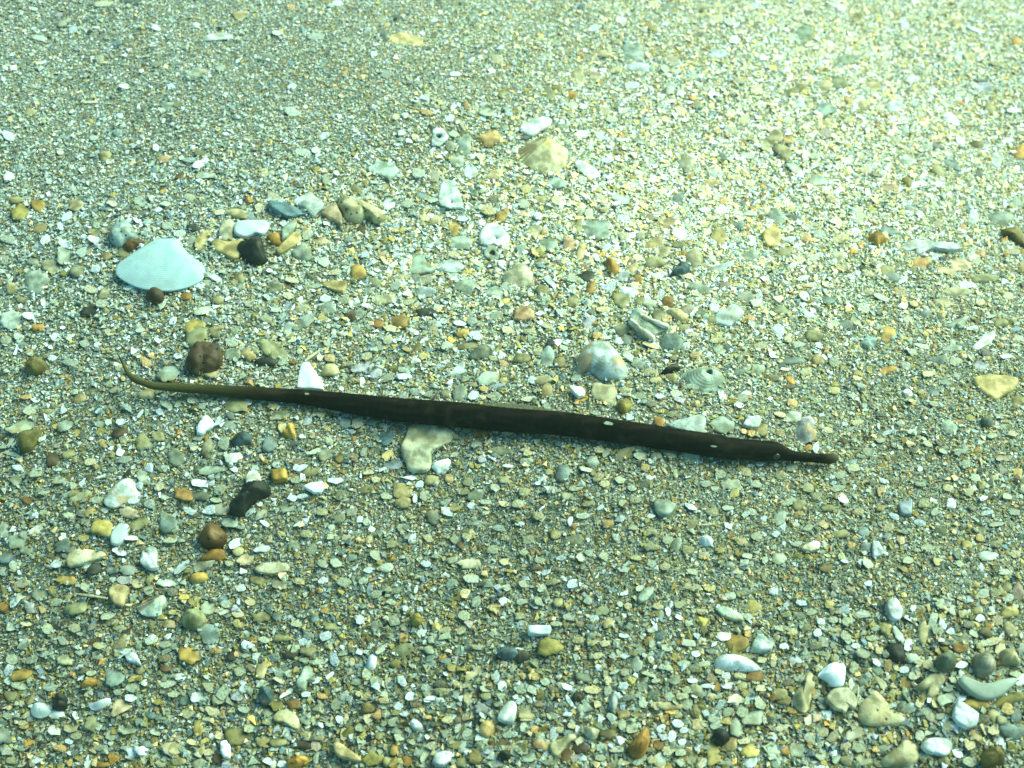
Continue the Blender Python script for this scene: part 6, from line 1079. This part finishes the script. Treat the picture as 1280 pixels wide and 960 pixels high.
def mean_w(px, py):
    px = np.atleast_1d(float(px)); py = np.atleast_1d(float(py))
    return weights(px, py)
def local_mean(px, py): return (mean_w(px, py) @ CARR)[0]

# small pieces of the photograph, joined
def joined(name, its, label):
    P = np.array([[i['x'], i['y']] for i in its]); keep = ~masked(P[:, 0], P[:, 1])
    VV = []; FF = []; CC = []; b = 0; r = np.random.default_rng(9)
    for it, k in zip(its, keep):
        if not k: continue
        O = outline_of(it, r); 
        if len(O) > 14: O = O[::2]
        n = len(O); mm = mmpx(it['x'], it['y']); size_m = math.sqrt(it['area']) * mm
        cen = at(it['x'], it['y']); zt = cen[2] + .0001 + r.uniform(0, .0003)
        dx, dy, dz = ray(O[:, 0], O[:, 1]); t = (zt - HCAM) / dz; E = np.stack([dx * t, dy * t], -1); c2 = E.mean(0)
        th = size_m * (r.uniform(.12, .2) if it['stone'] else r.uniform(.06, .12)); tl = r.normal(0, .18, 2)
        lay = ((.55, .85), (.92, .55), (1.0, .0), (.9, -.6)) if it['stone'] else ((.6, .85), (.95, .7), (1.0, .2), (.95, -.6))
        vs = [np.array([[c2[0], c2[1], zt + th]])]
        for s, h in lay:
            xy = c2 + (E - c2) * s
            vs.append(np.column_stack([xy, zt + th * (h + r.normal(0, .10, n)) + (xy - c2) @ tl]))
        vs = np.vstack(vs)
        a = np.sum(E[:, 0] * np.roll(E[:, 1], -1) - np.roll(E[:, 0], -1) * E[:, 1])
        fc = [(0, 1 + i, 1 + (i + 1) % n) for i in range(n)]
        for q in range(3):
            for i in range(n):
                A0, B0 = 1 + q * n + i, 1 + q * n + (i + 1) % n; A1, B1 = A0 + n, B0 + n
                fc += [(A0, A1, B1), (A0, B1, B0)]
        fc = np.array(fc)
        if a < 0: fc = fc[:, ::-1]
        VV.append(vs); FF.append(fc + b); b += len(vs)
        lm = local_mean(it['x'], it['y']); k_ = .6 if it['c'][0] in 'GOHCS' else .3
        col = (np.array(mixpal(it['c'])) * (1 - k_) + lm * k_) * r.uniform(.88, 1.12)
        CC.append(np.repeat(col[None], len(vs), 0))
        fill(O, .70, 2)
    V = np.vstack(VV).astype(np.float32); Fc = np.vstack(FF).astype(np.int32); C = np.clip(np.vstack(CC), 0, .88)
    me = bpy.data.meshes.new(name); me.from_pydata(V.tolist(), [], Fc.tolist())
    at_ = me.attributes.new('tint', 'FLOAT_COLOR', 'POINT'); at_.data.foreach_set('color', np.column_stack([C, np.ones(len(C))]).astype(np.float32).ravel())
    me.polygons.foreach_set('use_smooth', np.zeros(len(Fc), bool)); me.materials.append(GM); me.update()
    o = bpy.data.objects.new(name, me); COL.objects.link(o); tag(o, label, None, None, 'stuff')
joined('shell_grit', [i for i in rest if not i['stone']], 'smaller broken shell flakes mixed through the sand')
joined('gravel', [i for i in rest if i['stone']], 'smaller olive and dark gravel stones mixed through the sand')

def field(n, r, margin=.07):
    # points spread evenly over the bed that the view covers, and a little beyond
    cs = at(np.array([-90., 1370., 1370., -90.]), np.array([-70., -70., 1030., 1030.]))
    x0, x1, y0, y1 = cs[:, 0].min(), cs[:, 0].max(), cs[:, 1].min(), cs[:, 1].max()
    out_ = []
    tot = 0
    while tot < n:
        x = r.uniform(x0, x1, n * 2); y = r.uniform(y0, y1, n * 2); z = ground_z(x, y)
        px, py = project(np.stack([x, y, z], -1))
        ok = (px > -90) & (px < 1370) & (py > -70) & (py < 1030)
        q = np.stack([x, y, z, px, py], -1)[ok]; out_.append(q); tot += len(q)
    return np.vstack(out_)[:n]

r1 = np.random.default_rng(21)
TS = [hull(6, .36, 100 + k) for k in range(22)]        # smallest grains
TM = [hull(8, .30, 200 + k) for k in range(26)]
TF = [hull(9, .24, 300 + k) for k in range(26)]        # thin chips
# layer 1: body of the sand
q = field(330000, r1); ok = mask[np.clip(np.round(q[:, 4] - MY0).astype(int), 0, MH - 1), np.clip(np.round(q[:, 3] - MX0).astype(int), 0, MW - 1)] == 0
q = q[ok]; cs = coarse(q[:, 3], q[:, 4]); n = len(q)
d = .00045 * np.exp(r1.normal(0, .34, n)) * (.86 + .55 * cs)
pos = q[:, :3].copy(); pos[:, 2] += r1.uniform(-.00025, .00018, n)
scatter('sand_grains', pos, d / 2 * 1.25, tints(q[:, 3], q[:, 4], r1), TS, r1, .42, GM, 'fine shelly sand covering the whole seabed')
# layer 2: coarser grains and chips
q = field(38000, r1); cs = coarse(q[:, 3], q[:, 4]); ok = (r1.random(len(q)) < .18 + .95 * cs) & ~masked(q[:, 3], q[:, 4]); q = q[ok]; cs = cs[ok]; n = len(q)
d = np.minimum(.00078 * np.exp(r1.normal(0, .40, n)), .0019) * (.85 + .45 * cs)
pos = q[:, :3].copy(); pos[:, 2] += r1.uniform(-.0001, .00035, n)
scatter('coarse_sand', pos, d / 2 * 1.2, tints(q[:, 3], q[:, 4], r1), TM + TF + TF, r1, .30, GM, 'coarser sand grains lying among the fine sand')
# layer 3: sparse grit, 7 to 10 pixels
q = field(5200, r1); cs = coarse(q[:, 3], q[:, 4]); ok = (r1.random(len(q)) < .12 + .9 * cs) & ~masked(q[:, 3], q[:, 4]); q = q[ok]; n = len(q)
d = .00135 * np.exp(r1.normal(0, .18, n))
pos = q[:, :3].copy(); pos[:, 2] += r1.uniform(.0001, .0004, n)
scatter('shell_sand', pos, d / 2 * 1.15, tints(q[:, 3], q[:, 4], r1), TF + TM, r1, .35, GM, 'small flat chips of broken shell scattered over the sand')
# a dusting of grains on top of pieces near their edges
q = field(30000, r1); ix = np.clip(np.round(q[:, 3] - MX0).astype(int), 0, MW - 1); iy = np.clip(np.round(q[:, 4] - MY0).astype(int), 0, MH - 1)
mk_in = mask[iy, ix] == 0; nb = (mask[np.clip(iy + 5, 0, MH - 1), ix] > 0) | (mask[np.clip(iy - 5, 0, MH - 1), ix] > 0) | (mask[iy, np.clip(ix + 5, 0, MW - 1)] > 0) | (mask[iy, np.clip(ix - 5, 0, MW - 1)] > 0)
q = q[mk_in & nb]; n = len(q)
d = .0006 * np.exp(r1.normal(0, .25, n)); pos = q[:, :3].copy(); pos[:, 2] += r1.uniform(.0004, .0009, n)
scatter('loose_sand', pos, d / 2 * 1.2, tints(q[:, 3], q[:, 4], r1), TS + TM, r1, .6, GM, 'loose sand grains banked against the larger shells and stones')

# ------------------------------------------------------------------ the water itself, faintly milky
HZ = 0.08
me = bpy.data.meshes.new('haze')
me.from_pydata(hz.tolist(), [], [(0, 3, 2, 1), (4, 5, 6, 7), (0, 1, 5, 4), (1, 2, 6, 5), (2, 3, 7, 6), (3, 0, 4, 7)])
m = bpy.data.materials.new('sea_water'); m.use_nodes = True; n_ = m.node_tree; n_.nodes.clear()
o_ = n_.nodes.new('ShaderNodeOutputMaterial'); v_ = n_.nodes.new('ShaderNodeVolumePrincipled')
v_.inputs['Color'].default_value = (.55, .95, .85, 1); v_.inputs['Density'].default_value = HZ; v_.inputs['Anisotropy'].default_value = .35
n_.links.new(v_.outputs[0], o_.inputs['Volume'])
me.materials.append(m); ho = bpy.data.objects.new('haze', me); COL.objects.link(ho); tag(ho, kind='stuff')
nl_ = sum(1 for o in bpy.data.objects if o.parent is None and o.type == 'MESH' and not o.get('label') and not o.get('kind'))
print('objects', len(bpy.data.objects), 'unlabelled', nl_, 'marks', len(marks))
